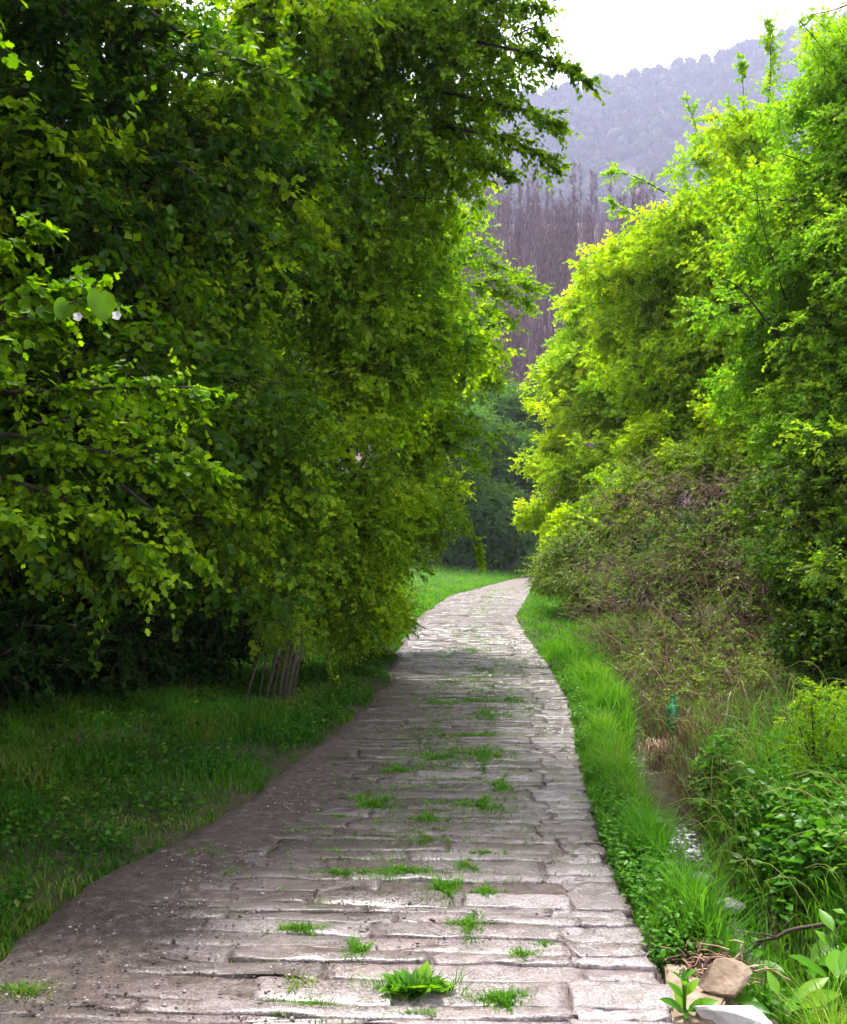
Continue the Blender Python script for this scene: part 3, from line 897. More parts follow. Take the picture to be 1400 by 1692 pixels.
# --- right side
build_tree('spring_tree', 'bright yellow green tree where the path bends behind it', gp(6.2, 26.5),
           [(975, 595, 25, 1.1), (935, 640, 26, .85), (1015, 690, 24, 1.4), (905, 740, 26, .75), (960, 790, 24, 1.2), (890, 840, 25, .6), (1020, 530, 25, 1.1), (1060, 620, 24, 1.5),
            (960, 880, 22.5, .85), (1040, 820, 22, 1.3), (1080, 480, 24, 1.2), (1130, 700, 22, 1.4), (910, 890, 24, .55), (950, 555, 26, .5)],
           'leaf_right', 'diamond', .115, .75, 150, 7, 13, .34, .14, stems=3, tw=.006)
build_tree('low_shrub', 'grey green low bush hugging the path corner below the yellow tree', gp(3.9, 21.2),
           [(945, 960, 21, .55), (915, 930, 22, .5), (985, 975, 20, .6), (960, 900, 21, .5), (900, 965, 22.5, .3)],
           'leaf_bramble', 'diamond', .06, .45, 120, 7, 12, .35, .03, cat='shrub', stems=5, tw=.005)
build_tree('spring_tree', 'fresh green tree with pale sprigs rising above the bramble thicket', gp(6.0, 16.2),
           [(1075, 430, 17, 1.0), (1180, 370, 16, 1.2), (1065, 540, 17, 1.1), (1160, 500, 16, 1.25), (1270, 430, 15, 1.25), (1130, 640, 16, 1.15), (1250, 580, 15, 1.3),
            (1250, 270, 15, .85), (1330, 330, 14, 1.1), (1210, 690, 15, .9), (1100, 730, 15.5, .7), (1150, 740, 14.5, .7), (1290, 700, 13.5, .9), (1010, 480, 18, .5), (1180, 290, 16, .5)],
           'leaf_right', 'diamond', .078, .55, 130, 6, 13, .26, .12, stems=3, tw=.004,
           boughs=[([(1120, 330, 16.5), (1050, 290, 16.6), (1008, 285, 16.8)], .014, .26, 26), ([(1100, 400, 16.6), (1040, 350, 16.8), (1010, 335, 16.9)], .012, .26, 26),
                   ([(1180, 300, 16), (1150, 210, 16), (1135, 165, 16)], .012, .22, 22), ([(1240, 250, 15.4), (1200, 190, 15.4), (1170, 200, 15.4)], .012, .22, 24),
                   ([(1262, 240, 15), (1275, 120, 15), (1272, 35, 15)], .022, .26, 40), ([(1232, 240, 15), (1228, 140, 15), (1226, 95, 15)], .010, .12, 22),
                   ([(1080, 430, 16.6), (1030, 410, 16.8), (1000, 420, 16.9)], .012, .3, 26), ([(1040, 500, 17.2), (980, 500, 17.6), (950, 520, 17.8)], .012, .3, 24)])
build_tree('small_leaved_tree', 'small leaved tree with dark bare twigs along the right edge', gp(5.5, 9.8),
           [(1405, 170, 10, .5), (1450, 50, 10, .6), (1365, 290, 10, .45), (1420, 260, 9.6, .9), (1385, 420, 9.6, .8), (1300, 560, 10, .6), (1420, 600, 9.2, .85),
            (1355, 690, 9.6, .6), (1470, 430, 9, 1.1), (1490, 150, 9.2, 1.1), (1300, 430, 10.4, .5), (1240, 640, 10.6, .45), (1460, 760, 8.8, .8)],
           'leaf_right_cool', 'diamond', .052, .42, 140, 5.5, 13, .20, .10, tw=.003, stems=2,
           boughs=[([(1420, 180, 9.2), (1370, 90, 9.2), (1310, 22, 9.2)], .012, .12, 8), ([(1420, 300, 9.4), (1360, 280, 9.3), (1270, 245, 9.3)], .012, .2, 18),
                   ([(1400, 330, 9.3), (1330, 320, 9.2), (1280, 345, 9.2)], .010, .16, 10), ([(1290, 560, 9.5), (1220, 470, 9.4), (1180, 455, 9.4)], .012, .2, 18),
                   ([(1300, 500, 9.4), (1255, 360, 9.4), (1245, 265, 9.4)], .008, .14, 10), ([(1420, 0, 9.4), (1370, 20, 9.4), (1330, 25, 9.4)], .010, .2, 26)])
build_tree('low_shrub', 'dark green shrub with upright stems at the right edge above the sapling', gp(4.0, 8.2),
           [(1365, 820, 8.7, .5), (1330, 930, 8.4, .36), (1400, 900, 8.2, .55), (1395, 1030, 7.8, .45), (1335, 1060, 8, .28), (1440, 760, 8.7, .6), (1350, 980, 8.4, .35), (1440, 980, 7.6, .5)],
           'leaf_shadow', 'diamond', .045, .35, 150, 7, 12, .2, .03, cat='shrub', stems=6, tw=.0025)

# bramble thicket: arching dead canes, thin leaf cover
bt_blobs = [(1080, 850, 14, 1.15), (1180, 830, 12.6, 1.05), (1005, 950, 17, .85), (1090, 975, 13, .95), (1200, 950, 11.6, .95), (1290, 860, 11, .85), (1280, 990, 10.6, .75),
            (1150, 1075, 11.2, .72), (1240, 1110, 9.9, .52), (1040, 1060, 13.5, .55), (1315, 1120, 9.3, .45), (1130, 1170, 9.4, .34), (1010, 1015, 15, .6), (1055, 1085, 12, .5), (1115, 1110, 10.6, .5), (1185, 1110, 10, .5), (1085, 1190, 9.2, .22), (1165, 1150, 9.6, .4), (1232, 1145, 9.0, .42), (1300, 1150, 8.6, .4), (1070, 1130, 11, .4), (1255, 1060, 10.4, .6), (1195, 1165, 9.0, .36), (1265, 1175, 8.5, .34), (1090, 1135, 10.6, .34), (1130, 790, 14.5, .8)]
bramble = thing('bramble_thicket', 'tangled bramble thicket of brown dead canes beside the ditch', 'thicket', gp(3.2, 11.5))
can, lv, dark = MB(), MB(), MB()
for q in bt_blobs:
    c_, r_ = P(*q[:3]), q[3]
    n_ = int(150 * r_ ** 1.6) + 30
    b0 = c_ + rng.normal(0, .45, (n_, 3)) * r_
    b0[:, 2] = np.minimum(b0[:, 2], c_[2] + .1 * r_)
    dd = rand_unit(n_)
    dd[:, 2] = np.abs(dd[:, 2]) * .5
    L = r_ * rng.uniform(.35, 1.1, n_)
    p2 = b0 + dd * L[:, None] + np.array([0, 0, -.25]) * L[:, None] + [0, 0, .15]
    V, T, ix = many_tubes(b0, b0 + dd * (L * .5)[:, None] + np.array([0, 0, .35]) * L[:, None], p2, rng.uniform(.003, .008, n_), np.full(n_, .0015), 5, 3)
    can.add(V, T, np.clip(rng.beta(1.1, 3.0, n_), 0, 1)[ix])
    m_ = int(400 * r_ ** 2) + 90
    o, d = blob_sprays(c_, np.array([.95, .95, .85]) * r_, m_)
    keepm = rng.random(m_) < np.clip(.46 + .6 * (o[:, 2] - c_[2]) / r_, .07, 1)
    o, d = o[keepm], d[keepm]
    sprays(o, d, .32 * rng.uniform(.6, 1.3, len(o)), 10, .042, 'diamond', lv, can, droop=.4, tw=.0025)
# ground roots of the thicket: canes rising from the bank
n_ = 170
bx_ = rng.uniform(0, 1, n_)
yy = 8.6 + 8 * bx_
xx = xr(yy) + rng.uniform(.9, 2.6, n_)
b0 = np.stack([xx, yy, height(xx, yy) - .05], -1)
d = norm(np.stack([rng.normal(-.2, .5, n_), rng.normal(0, .4, n_), rng.uniform(.6, 1.4, n_)], -1))
L = rng.uniform(.6, 1.7, n_)
V, T, ix = many_tubes(b0, b0 + d * (L * .7)[:, None], b0 + d * L[:, None] * [1.1, 1.1, .75], np.full(n_, .007), np.full(n_, .002), 6, 3)
can.add(V, T, rng.random(n_)[ix])
tag(can.build('canes', M['cane'], bramble), kind='stuff')
tag(lv.build('leaves', M['leaf_bramble'], bramble), kind='stuff')

# backing on the right, behind the front trees
for lab, bx_, by_, bl in (
        ('green tree behind the bramble thicket', 7.6, 15.0, [((7.4, 14.5, 2.2), 1.5), ((6.6, 15.6, 1.4), 1.2), ((8, 15.4, 4.2), 1.7), ((5.4, 14.8, 1.5), 1.0), ((6.2, 13.6, 2.4), 1.1)]),
        ('green tree behind the shrub at the right edge', 6.8, 9.6, [((6.6, 9.4, 2.2), 1.3), ((7, 10, 4), 1.5), ((5.8, 10.2, 1.4), 1.0), ((6.0, 8.4, 1.4), .9)]),
        ('green tree deep behind the bright spring trees', 9.0, 22, [((8.6, 21.5, 2.6), 1.8), ((8.2, 22.5, 5), 1.9), ((7.2, 20.5, 1.6), 1.2), ((9.5, 22, 7), 1.9), ((5.4, 20.8, 1.3), 1.1), ((4.7, 18.8, 1.0), .7), ((6.0, 18.5, 1.6), 1.0)])):
    build_tree('backing_tree', lab, gp(bx_, by_), bl, 'leaf_far', 'oval', .12, 1.0, 120, 8, 12, .6, .14)

# trees closing the view at the bend
for lab, bx_, by_, bl in (
        ('dark green tree left of the bend', -1.2, 54, [(700, 760, 53, 2.6), (740, 700, 55, 2.4), (720, 870, 52, 1.6), (690, 850, 52, 1.8), (745, 830, 53, 1.6), (700, 905, 52, 1.0), (735, 905, 53, 1.0)]),
        ('dark green tree straight behind the bend', 3.4, 58, [(790, 850, 56, 2.0), (770, 760, 58, 2.4), (820, 780, 58, 2.4), (800, 690, 60, 2.0), (835, 860, 55, 1.7), (775, 905, 55, 1.1), (815, 905, 55, 1.1), (850, 905, 55, 1.1)]),
        ('pale green tree behind the bend beside the yellow tree', 6.4, 61, [(860, 760, 60, 2.4), (850, 670, 62, 2.0), (880, 700, 62, 2.2), (870, 850, 58, 1.8)])):
    build_tree('far_tree', lab, gp(bx_, by_), bl, 'leaf_far', 'diamond', .17, 1.3, 260, 7, 14, .8, .2)

# ================================================================== grass
def grass(mb, x, y, h, w, lean=.5, dirx=None):
    n_ = len(x)
    z = height(x, y)
    base = np.stack([x, y, z - .01], -1)
    az = rng.uniform(0, 2 * math.pi, n_)
    ld = np.stack([np.cos(az), np.sin(az), np.zeros(n_)], -1) * (lean * h * rng.uniform(.2, 1.3, n_))[:, None]
    sa = az + math.pi / 2 + rng.normal(0, .6, n_)
    sd = np.stack([np.cos(sa), np.sin(sa), np.zeros(n_)], -1) * (w / 2)[:, None]
    mid = base + ld * .3 + np.array([0, 0, .58]) * h[:, None]
    tip = base + ld + np.array([0, 0, .92]) * h[:, None]
    V = np.stack([base - sd, base + sd, mid - sd * .8, mid + sd * .8, tip], 1)
    T0 = np.array([[0, 1, 3], [0, 3, 2], [2, 3, 4]])
    T = T0[None] + (np.arange(n_) * 5)[:, None, None]
    cl = vn(x * 2.2, y * 2.2, 61)
    mb.add(V, T, np.repeat(np.clip(.55 * cl + .45 * rng.random(n_), 0, 1), 5))

def scatter(n_, side, smin, smax, y0, y1, power=1.6):
    """points beside the path, more of them near the camera"""
    u = rng.random(n_)
    y = y0 * (y1 / y0) ** (u ** (1 / power)) if power else y0 + (y1 - y0) * u
    s = smin + (smax - smin) * rng.random(n_) ** 1.25
    x = xl(y) - s if side < 0 else xr(y) + s
    return x, y, s

gl = MB()
x, y, s = scatter(170000, -1, -.24, 4.2, 2.6, 19, 1.0)
edge = fbm(x * 2.6, y * 2.6, 63)
ok = (s + .55 * (edge - .5) > -.02) & (rng.random(len(x)) < .45 + .9 * edge)
x, y, s = x[ok], y[ok], s[ok]
hh = (.045 + .065 * sm(0, .9, s)) * (.45 + 1.3 * sm(.3, .75, fbm(x * 1.5, y * 1.5, 67))) * rng.uniform(.5, 1.4, len(x))
grass(gl, x, y, hh, .0055 + .0006 * y * rng.uniform(.6, 1.2, len(x)), .75)
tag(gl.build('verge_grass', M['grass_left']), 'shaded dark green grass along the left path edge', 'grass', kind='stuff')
gl2 = MB()
x, y, s = scatter(26000, -1, -.05, 7, 17, 64, 1.0)
hh = .16 * rng.uniform(.5, 1.2, len(x))
grass(gl2, x, y, hh, .012 + .0005 * y, .6)
x, y, s = scatter(16000, 1, .0, 2.4, 8.5, 40, 1.0)
hh = (.06 + .12 * sm(0, .6, s)) * rng.uniform(.5, 1.2, len(x))
grass(gl2, x, y, hh, .009 + .0005 * y, .6)
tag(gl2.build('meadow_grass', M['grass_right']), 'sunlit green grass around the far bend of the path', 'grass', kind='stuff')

gr = MB()
x, y, s = scatter(40000, 1, -.03, .55, 3.0, 15, 1.0)
ok = rng.random(len(x)) < .35 + 1.0 * fbm(x * 3, y * 3, 71)
ok &= ~((s > .40) & (ditch(y) > .5) & (rng.random(len(x)) < .7))
ok &= ~((y < 3.75) & (s < .45))
x, y, s = x[ok], y[ok], s[ok]
hh = (.03 + .14 * sm(0, .3, s)) * (.25 + 1.5 * sm(.3, .7, fbm(x * 2.4, y * 2.4, 75))) * rng.uniform(.4, 1.4, len(x))
grass(gr, x, y, hh, .0045 + .0005 * y, .8)
x, y, s = scatter(44000, 1, .70, 3.2, 3.4, 11, 1.0)
ok = rng.random(len(x)) < .25 + 1.1 * fbm(x * 2, y * 2, 73)
ok &= ~((y > 6.6) & (rng.random(len(x)) < .75))
x, y, s = x[ok], y[ok], s[ok]
hh = (.11 + .17 * sm(.75, 1.3, s)) * rng.uniform(.4, 1.3, len(x)) * (1 - .45 * sm(7, 9, y))
grass(gr, x, y, hh, .006 + .0006 * y, .7)
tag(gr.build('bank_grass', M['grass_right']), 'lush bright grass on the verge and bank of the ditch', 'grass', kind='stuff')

dg = MB()
x, y, s = scatter(14000, 1, .7, 2.4, 6.2, 11.5, 1.0)
grass(dg, x, y, .22 * rng.uniform(.4, 1.2, len(x)), np.full(len(x), .006), 1.4)
tag(dg.build('dry_grass', M['dry']), 'matted dry brown grass under the bramble thicket', 'grass', kind='stuff')

# ground cover of small round leaves
def cover(mb, side, n_, s0, s1, y0, y1, size, z0=.02, z1=.12, kind='oval'):
    x, y, s = scatter(n_, side, s0, s1, y0, y1, 1.0)
    ok = fbm(x * 2.4, y * 2.4, 77 + side) > .46
    if side > 0:
        ok &= ~((s > .3) & (s < .85) & (ditch(y) > .3) & (rng.random(len(x)) < .8))
        ok &= ~((y < 3.8) & (s < .45))
    x, y = x[ok], y[ok]
    n2 = len(x)
    pos = np.stack([x, y, height(x, y) + rng.uniform(z0, z1, n2)], -1)
    d = rand_unit(n2) * [1, 1, .35]
    leaves(pos, d, np.array([0, 0, 1.]) + rng.normal(0, .4, (n2, 3)), size * rng.uniform(.5, 1.3, n2), kind, rng.random(n2), mb)
cv = MB()
cover(cv, -1, 34000, .12, 4.0, 2.8, 15, .038, .03, .13)
tag(cv.build('ground_cover', M['grass_left']), 'low broad leaved weeds among the left verge grass', 'weeds', kind='stuff')
cv = MB()
cover(cv, 1, 18000, .0, .50, 3.2, 13, .032, .01, .13)
cover(cv, 1, 26000, .78, 3.0, 3.4, 6.9, .060, .04, .30)
tag(cv.build('bank_weeds', M['weed']), 'broad leaved weeds crowding the ditch bank', 'weeds', kind='stuff')

# grass in the joints of the path
def tuft(mb, px, py, wpx, hpx, h, n_):
    c_ = G(px, py)
    k = np.linalg.norm(c_ - np.array([0, 0, CAM_H])) / F_PX
    a = wpx * k * .5
    e = hpx * c_[1] ** 2 / (CAM_H * F_PX) * .5
    t_ = rng.uniform(0, 2 * math.pi, n_)
    rr = np.abs(rng.normal(0, .62, n_))
    x = c_[0] + np.cos(t_) * a * rr + .25 * a * np.sin(t_ * 3 + px)
    y = c_[1] + np.sin(t_) * e * rr * .8 + .2 * e * np.cos(t_ * 2 + py)
    grass_flat(mb, x, y, h * rng.uniform(.4, 1.2, n_), np.full(n_, .004 + .0004 * c_[1]), c_, a)

def grass_flat(mb, x, y, h, w, c_, a):
    n_ = len(x)
    base = np.stack([x, y, np.full(n_, -.012)], -1)
    out = np.stack([x - c_[0], y - c_[1], np.zeros(n_)], -1) / max(a, .01)
    az = rng.uniform(0, 2 * math.pi, n_)
    ld = (out * .6 + np.stack([np.cos(az), np.sin(az), np.zeros(n_)], -1) * .6) * h[:, None]
    sa = az + math.pi / 2
    sd = np.stack([np.cos(sa), np.sin(sa), np.zeros(n_)], -1) * (w / 2)[:, None]
    mid = base + ld * .35 + np.array([0, 0, .6]) * h[:, None]
    tip = base + ld + np.array([0, 0, .85]) * h[:, None]
    V = np.stack([base - sd, base + sd, mid - sd * .8, mid + sd * .8, tip], 1)
    T = np.array([[0, 1, 3], [0, 3, 2], [2, 3, 4]])[None] + (np.arange(n_) * 5)[:, None, None]
    mb.add(V, T, np.repeat(rng.random(n_), 5))

pg = MB()
for px, py, wpx, hpx, h in [
        (735, 1470, 36, 26, .06), (672, 1441, 60, 12, .05), (775, 1532, 40, 30, .05), (862, 1578, 34, 14, .04), (830, 1652, 60, 26, .04), (620, 1330, 56, 22, .06),
        (600, 1443, 150, 8, .035), (705, 1390, 36, 8, .05), (705, 1354, 34, 12, .06), (800, 1330, 70, 24, .05), (826, 1300, 40, 26, .05), (800, 1250, 74, 36, .05),
        (720, 1252, 70, 16, .06), (660, 1272, 60, 10, .05), (805, 1183, 60, 22, .05), (790, 1216, 90, 10, .05), (848, 1156, 40, 8, .06), (780, 1158, 120, 9, .05),
        (735, 1162, 60, 7, .05), (600, 1318, 40, 8, .05), (560, 1443, 60, 8, .04), (590, 1572, 30, 22, .05), (690, 1675, 60, 8, .03), (745, 1072, 40, 6, .05), (780, 1075, 50, 5, .05),
        (760, 1100, 90, 6, .04), (735, 1085, 40, 8, .05), (700, 1300, 120, 6, .03), (740, 1325, 120, 5, .03), (760, 1290, 60, 8, .04), (640, 1360, 100, 5, .03), (800, 1410, 50, 6, .04),
        (380, 1444, 26, 12, .04), (560, 1350, 60, 6, .04), (720, 1215, 60, 6, .04), (790, 1120, 80, 5, .04), (730, 1130, 50, 6, .04), (470, 1370, 80, 12, .03), (330, 1410, 60, 14, .05),
        (800, 1475, 40, 14, .04), (770, 1430, 30, 16, .04), (500, 1660, 90, 20, .025), (170, 1560, 60, 16, .03), (900, 1560, 30, 8, .025), (920, 1630, 50, 8, .02), (680, 1540, 20, 8, .03)]:
    tuft(pg, px, py, wpx * 1.15, hpx * 1.4, h * .85, int(60 + wpx * hpx * .5))
# thin moss and grass seeded along course joints in the worn middle strip
for k in range(1, len(ycut) - 1):
    f = course(k)
    ym = ycut[k]
    n_ = int(110 * (ym > 4.6) * (ym < 14) + 30)
    u = np.clip(rng.normal(.56, .17, n_), .1, .95)
    x = xl(np.full(n_, ym)) + (xr(ym) - xl(np.full(n_, ym))) * u
    y = f(x) + rng.normal(0, .008, n_)
    ok = fbm(x * 2.2, y * 1.2, 81) > .46
    if ok.sum() > 2:
        x, y = x[ok], y[ok]
        grass_flat(pg, x, y, rng.uniform(.012, .04, len(x)) * (1 + ym * .04), np.full(len(x), .004 + .0004 * ym), np.array([x.mean(), y.mean(), 0]), 1.0)
tag(pg.build('path_grass', M['grass_right']), 'sparse grass and moss growing in the path joints', 'grass', kind='stuff')

for lab, px, py, wpx, hpx, h, n_ in (
        ('big leafy grass tuft in the middle of the path at the bottom', 688, 1640, 110, 26, .085, 330),
        ('small round grass tuft on the path left of centre', 496, 1538, 60, 14, .05, 420),
        ('sparse greyish weed sprig on the path near the bottom', 500, 1628, 56, 30, .05, 70),
        ('grass clump at the bottom left corner of the path', 36, 1646, 70, 22, .06, 420)):
    mb = MB()
    tuft(mb, px, py, wpx, hpx, h, n_)
    c_ = G(px, py)
    r = thing('grass_tuft', lab, 'grass tuft', c_, 'grass tufts standing on the path')
    tag(mb.build('blades', M['grass_right'] if 'grey' not in lab else M['leaf_bramble'], r), kind='stuff')
    if 'big' in lab:
        mb = MB()
        n2 = 70
        az = rng.uniform(0, 6.283, n2)
        d = np.stack([np.cos(az), np.sin(az), rng.uniform(.2, .9, n2)], -1)
        pos = c_ + d * [.08, .03, .03] * rng.random((n2, 1)) + [0, 0, .0]
        leaves(pos, d, np.array([0, 0, 1.]) + rng.normal(0, .3, (n2, 3)), rng.uniform(.05, .11, n2), 'oval', rng.random(n2), mb)
        mb.build('leaves', M['weed'], r)

# ================================================================== gravel
def pebbles(n_, xy, sz, flat=.55):
    mb = MB()
    O = np.array([[1, 0, 0], [0, 1, 0], [-1, 0, 0], [0, -1, 0], [0, 0, 1], [0, 0, -1], [.6, .6, .45], [-.6, .55, .4]], float)
    T0 = np.array([[0, 6, 4], [6, 1, 4], [1, 7, 4], [7, 2, 4], [2, 3, 4], [3, 0, 4], [0, 1, 6], [1, 2, 7], [1, 0, 5], [2, 1, 5], [3, 2, 5], [0, 3, 5]])
    V = O[None] * rng.uniform(.6, 1.3, (n_, 8, 1)) * sz[:, None, None] * np.array([1, .8, flat])
    a = rng.uniform(0, 6.283, n_)
    ca, sa = np.cos(a)[:, None], np.sin(a)[:, None]
    V = np.stack([V[..., 0] * ca - V[..., 1] * sa, V[..., 0] * sa + V[..., 1] * ca, V[..., 2]], -1)
    V = V + np.stack([xy[:, 0], xy[:, 1], xy[:, 2]], -1)[:, None]
    T = T0[None] + (np.arange(n_) * 8)[:, None, None]
    mb.add(V, T, np.repeat(rng.random(n_), 8))
    return mb
n_ = 16000
y = 2.6 * (16 / 2.6) ** rng.random(n_)
u = rng.beta(1.1, 2.0, n_) * 1.0
x = xl(y) + (xr(y) - xl(y)) * u
ok = (fbm(x * 2.0, y * 2.0, 91) > .46 + .16 * u)
x, y, u = x[ok], y[ok], u[ok]
z = bed(u, y, x) + .012
sz = .0028 + .0085 * rng.random(len(x)) ** 4
tag(pebbles(len(x), np.stack([x, y, np.maximum(z, .004)], -1), sz).build('gravel', M['gravel']), 'pale loose gravel scattered over the left half of the path', 'gravel', kind='stuff')

# ================================================================== ditch: water, stones, rubbish
ysw = axis([(4.0, 9.2, 100)])
sw = np.linspace(.38, .78, 14)
Sg, Yw = np.meshgrid(sw, ysw)
fall = -.30 - .10 * (1 - sm(4.6, 5.2, Yw)) + .05 * sm(6.0, 6.35, Yw) + .04 * sm(8, 8.6, Yw)
foam = np.exp(-((Yw - 6.15) / .35) ** 2) + np.exp(-((Yw - 4.75) / .28) ** 2) * .8 + .6 * np.exp(-((Yw - 8.3) / .5) ** 2)
Zw = fall + .02 * (fbm(Sg * 14, Yw * 7, 95, 3) - .5) * (1 + foam)
i = np.arange(len(ysw) - 1)[:, None] * 14
j = np.arange(13)[None]
T = np.stack([i + j, i + j + 1, i + 14 + j + 1, i + j, i + 14 + j + 1, i + 14 + j], -1).reshape(-1, 3)
st = MB().add(np.stack([xr(Yw) + Sg, Yw, Zw], -1), T, (  .10 + .26 * foam * (.5 + fbm(Sg * 9, Yw * 6, 97, 2))).ravel()).build('water', M['water'], smooth=True)
tag(st, kind='structure', label='narrow stream running in the ditch')

def rock(name, label, loc, size, mat, seed, group=None, rz=0.0, cat='stone', cut=0.35):
    r = np.random.default_rng(seed)
    bm = bmesh.new()
    bmesh.ops.create_icosphere(bm, subdivisions=3, radius=1)
    planes = norm(r.normal(size=(9, 3)))
    ds = r.uniform(.38, .8, 9)
    for v in bm.verts:
        p = np.array(v.co)
        for pl, dd in zip(planes, ds):
            k = p @ pl - dd
            if k > 0:
                p = p - pl * k
        p = p * (1 + .03 * (r.random() - .5))
        v.co = p * np.array(size)
    me = bpy.data.meshes.new(name)
    bm.to_mesh(me)
    bm.free()
    me.materials.append(M[mat])
    o = link(name, me)
    o.location = tuple(loc)
    o.rotation_euler = (r.normal(0, .15), r.normal(0, .15), rz)
    return tag(o, label, cat, group)
def at_px(px, py, z):
    p = G(px, py, z)
    return p
q = at_px(1202, 1640, .02)
rock('stone', 'tan flat faced stone beside the path at the bottom right', q + [0, .05, .01], (.125, .075, .09), 'rock_tan', 5)
q = at_px(1215, 1682, 0.0)
rock('stone', 'large white stone at the bottom edge right of the path', q + [-.01, .0, .0], (.16, .10, .075), 'rock_white', 12)
q = at_px(1105, 1690, 0.0)
for lab, px, py, z, sz, mt, sd in (
        ('grey stone wedged in the ditch beside the white one', 1155, 1455, -.24, (.10, .07, .05), 'rock_grey', 21),
        ('small white stone in the ditch below the grey one', 1145, 1482, -.27, (.07, .05, .04), 'rock_white', 22),
        ('white stone in the foaming water under the twig', 1070, 1378, -.28, (.06, .05, .035), 'rock_white', 23),
        ('grey stone at the waterline under the twig', 1085, 1360, -.27, (.08, .06, .05), 'rock_grey', 24),
        ('brown stone at the head of the ditch', 1045, 1300, -.25, (.09, .08, .06), 'rock_tan', 25),
        ('dark stone above the small waterfall', 1205, 1500, -.28, (.11, .07, .05), 'rock_grey', 26),
        ('pale pebble in the ditch by the blue green leaf', 1118, 1430, -.24, (.045, .04, .03), 'rock_white', 27)):
    p = at_px(px, py, z)
    rock('ditch_stone', lab, p, sz, mt, sd, 'stones lying in the ditch')
# flat slab bridging towards the ditch
sv = []
for px, py in [(1098, 1592), (1190, 1600), (1205, 1640), (1180, 1692), (1112, 1692)]:
    sv.append(G(px, py, .0))
sv = np.array(sv)
bm = bmesh.new()
tv = [bm.verts.new(v) for v in sv]
f = bm.faces.new(tv)
if f.normal.z < 0:
    f.normal_flip()
ex = bmesh.ops.extrude_face_region(bm, geom=[f])
bm.normal_update()
for v in [e for e in ex['geom'] if isinstance(e, bmesh.types.BMVert)]:
    v.co.z -= .07
bmesh.ops.recalc_face_normals(bm, faces=bm.faces)
bmesh.ops.bevel(bm, geom=list(bm.edges), offset=.008, segments=2, affect='EDGES')
me = bpy.data.meshes.new('edge_slab')
bm.to_mesh(me); bm.free()
me.materials.append(M['rock_tan'])
o = link('edge_slab', me)
o.location = (0, 0, .002)
tag(o, 'flat tan stone slab joining the path edge at the bottom right', 'stone slab')

def stick(name, label, pts, r, mat='stick', group=None, cat='stick', side=0, parts=()):
    """pts: pixel-depth points"""
    pw = np.array([P(*q) for q in pts])
    tt = np.linspace(0, 1, len(pw))
    ts = np.linspace(0, 1, 10)
    cv = np.stack([np.interp(ts, tt, pw[:, k]) for k in range(3)], -1)
    cv[1:-1] = (cv[:-2] + cv[1:-1] * 2 + cv[2:]) / 4
    cv[1:-1] += rng.normal(0, r * .5, (8, 3))
    mb = MB().add(*tube(cv, np.linspace(r, r * .55, 10), 6))
    for k in range(side):
        t = rng.integers(3, 9)
        d = norm(cv[-1] - cv[0]) * .6 + rng.normal(0, .5, 3)
        L = rng.uniform(.06, .2)
        mb.add(*tube(bezier(cv[t], cv[t] + d * L * .5 + [0, 0, .02], cv[t] + d * L, 5), np.linspace(r * .5, r * .2, 5), 5))
    o = mb.build(name, M[mat], None, True)
    return tag(o, label, cat, group)
G8 = 'dead stalks sticking out of the bank'
stick('dead_stalk', 'tall pale stalk standing upright in the bank grass', [(1196, 1262, 7.6), (1197, 1200, 7.6), (1208, 1143, 7.7)], .006, group=G8)
stick('dead_stalk', 'long pale stalk lying level across the dry bank', [(1192, 1180, 7.6), (1240, 1192, 7.5), (1292, 1199, 7.4)], .005, group=G8)
stick('dead_stalk', 'pale stalk slanting down into the bank grass', [(1212, 1195, 7.5), (1235, 1240, 7.3), (1258, 1270, 7.1)], .006, group=G8)
stick('dead_stalk', 'thin stalk hanging from the brambles above the dry bank', [(1226, 1125, 7.9), (1236, 1165, 7.8), (1248, 1212, 7.7)], .004, group=G8)
stick('dead_stalk', 'short stalk slanting to the green bottle', [(1062, 1148, 9.2), (1085, 1167, 9.1), (1102, 1182, 9.0)], .006, group=G8)
stick('dead_branch', 'dark forked branch lying over the ditch near the bottom right', [(1368, 1526, 4.1), (1300, 1540, 4.15), (1250, 1560, 4.2), (1225, 1590, 4.2)], .010, 'twig', side=5, cat='branch')
stick('stake', 'short pale stick standing behind the tan stone', [(1225, 1646, 3.75), (1224, 1600, 3.75), (1226, 1560, 3.76)], .007, 'stick')
stick('dead_stalk', 'brown stem standing among the weeds at the right edge', [(1325, 1545, 4.6), (1324, 1460, 4.6), (1322, 1400, 4.6)], .006, 'cane', group=G8)

# twig lying across the stream with strands hanging from it
mb = MB()
pw = np.array([P(1020, 1346, 6.55), P(1060, 1344, 6.5), P(1112, 1357, 6.4)])
cvv = bezier(pw[0], pw[1], pw[2], 8)
tw_ = thing('fallen_twig', 'thin twig lying across the stream with dark strands hanging down', 'twig', cvv[0])
MB().add(*tube(cvv, np.linspace(.008, .004, 8), 6)).build('stem', M['stick'], tw_, True)
for t in (.14, .26, .36, .47, .62, .70):
    a = cvv[0] + (cvv[-1] - cvv[0]) * t
    a = np.array([np.interp(a[0], cvv[:, 0], cvv[:, k]) for k in range(3)])
    L = rng.uniform(.06, .15)
    MB().add(*tube(np.array([a, a + [0.003, 0, -L * .5], a + [0, 0, -L]]), [.006, .006, .004], 5)).build('strand', M['bark'], tw_)

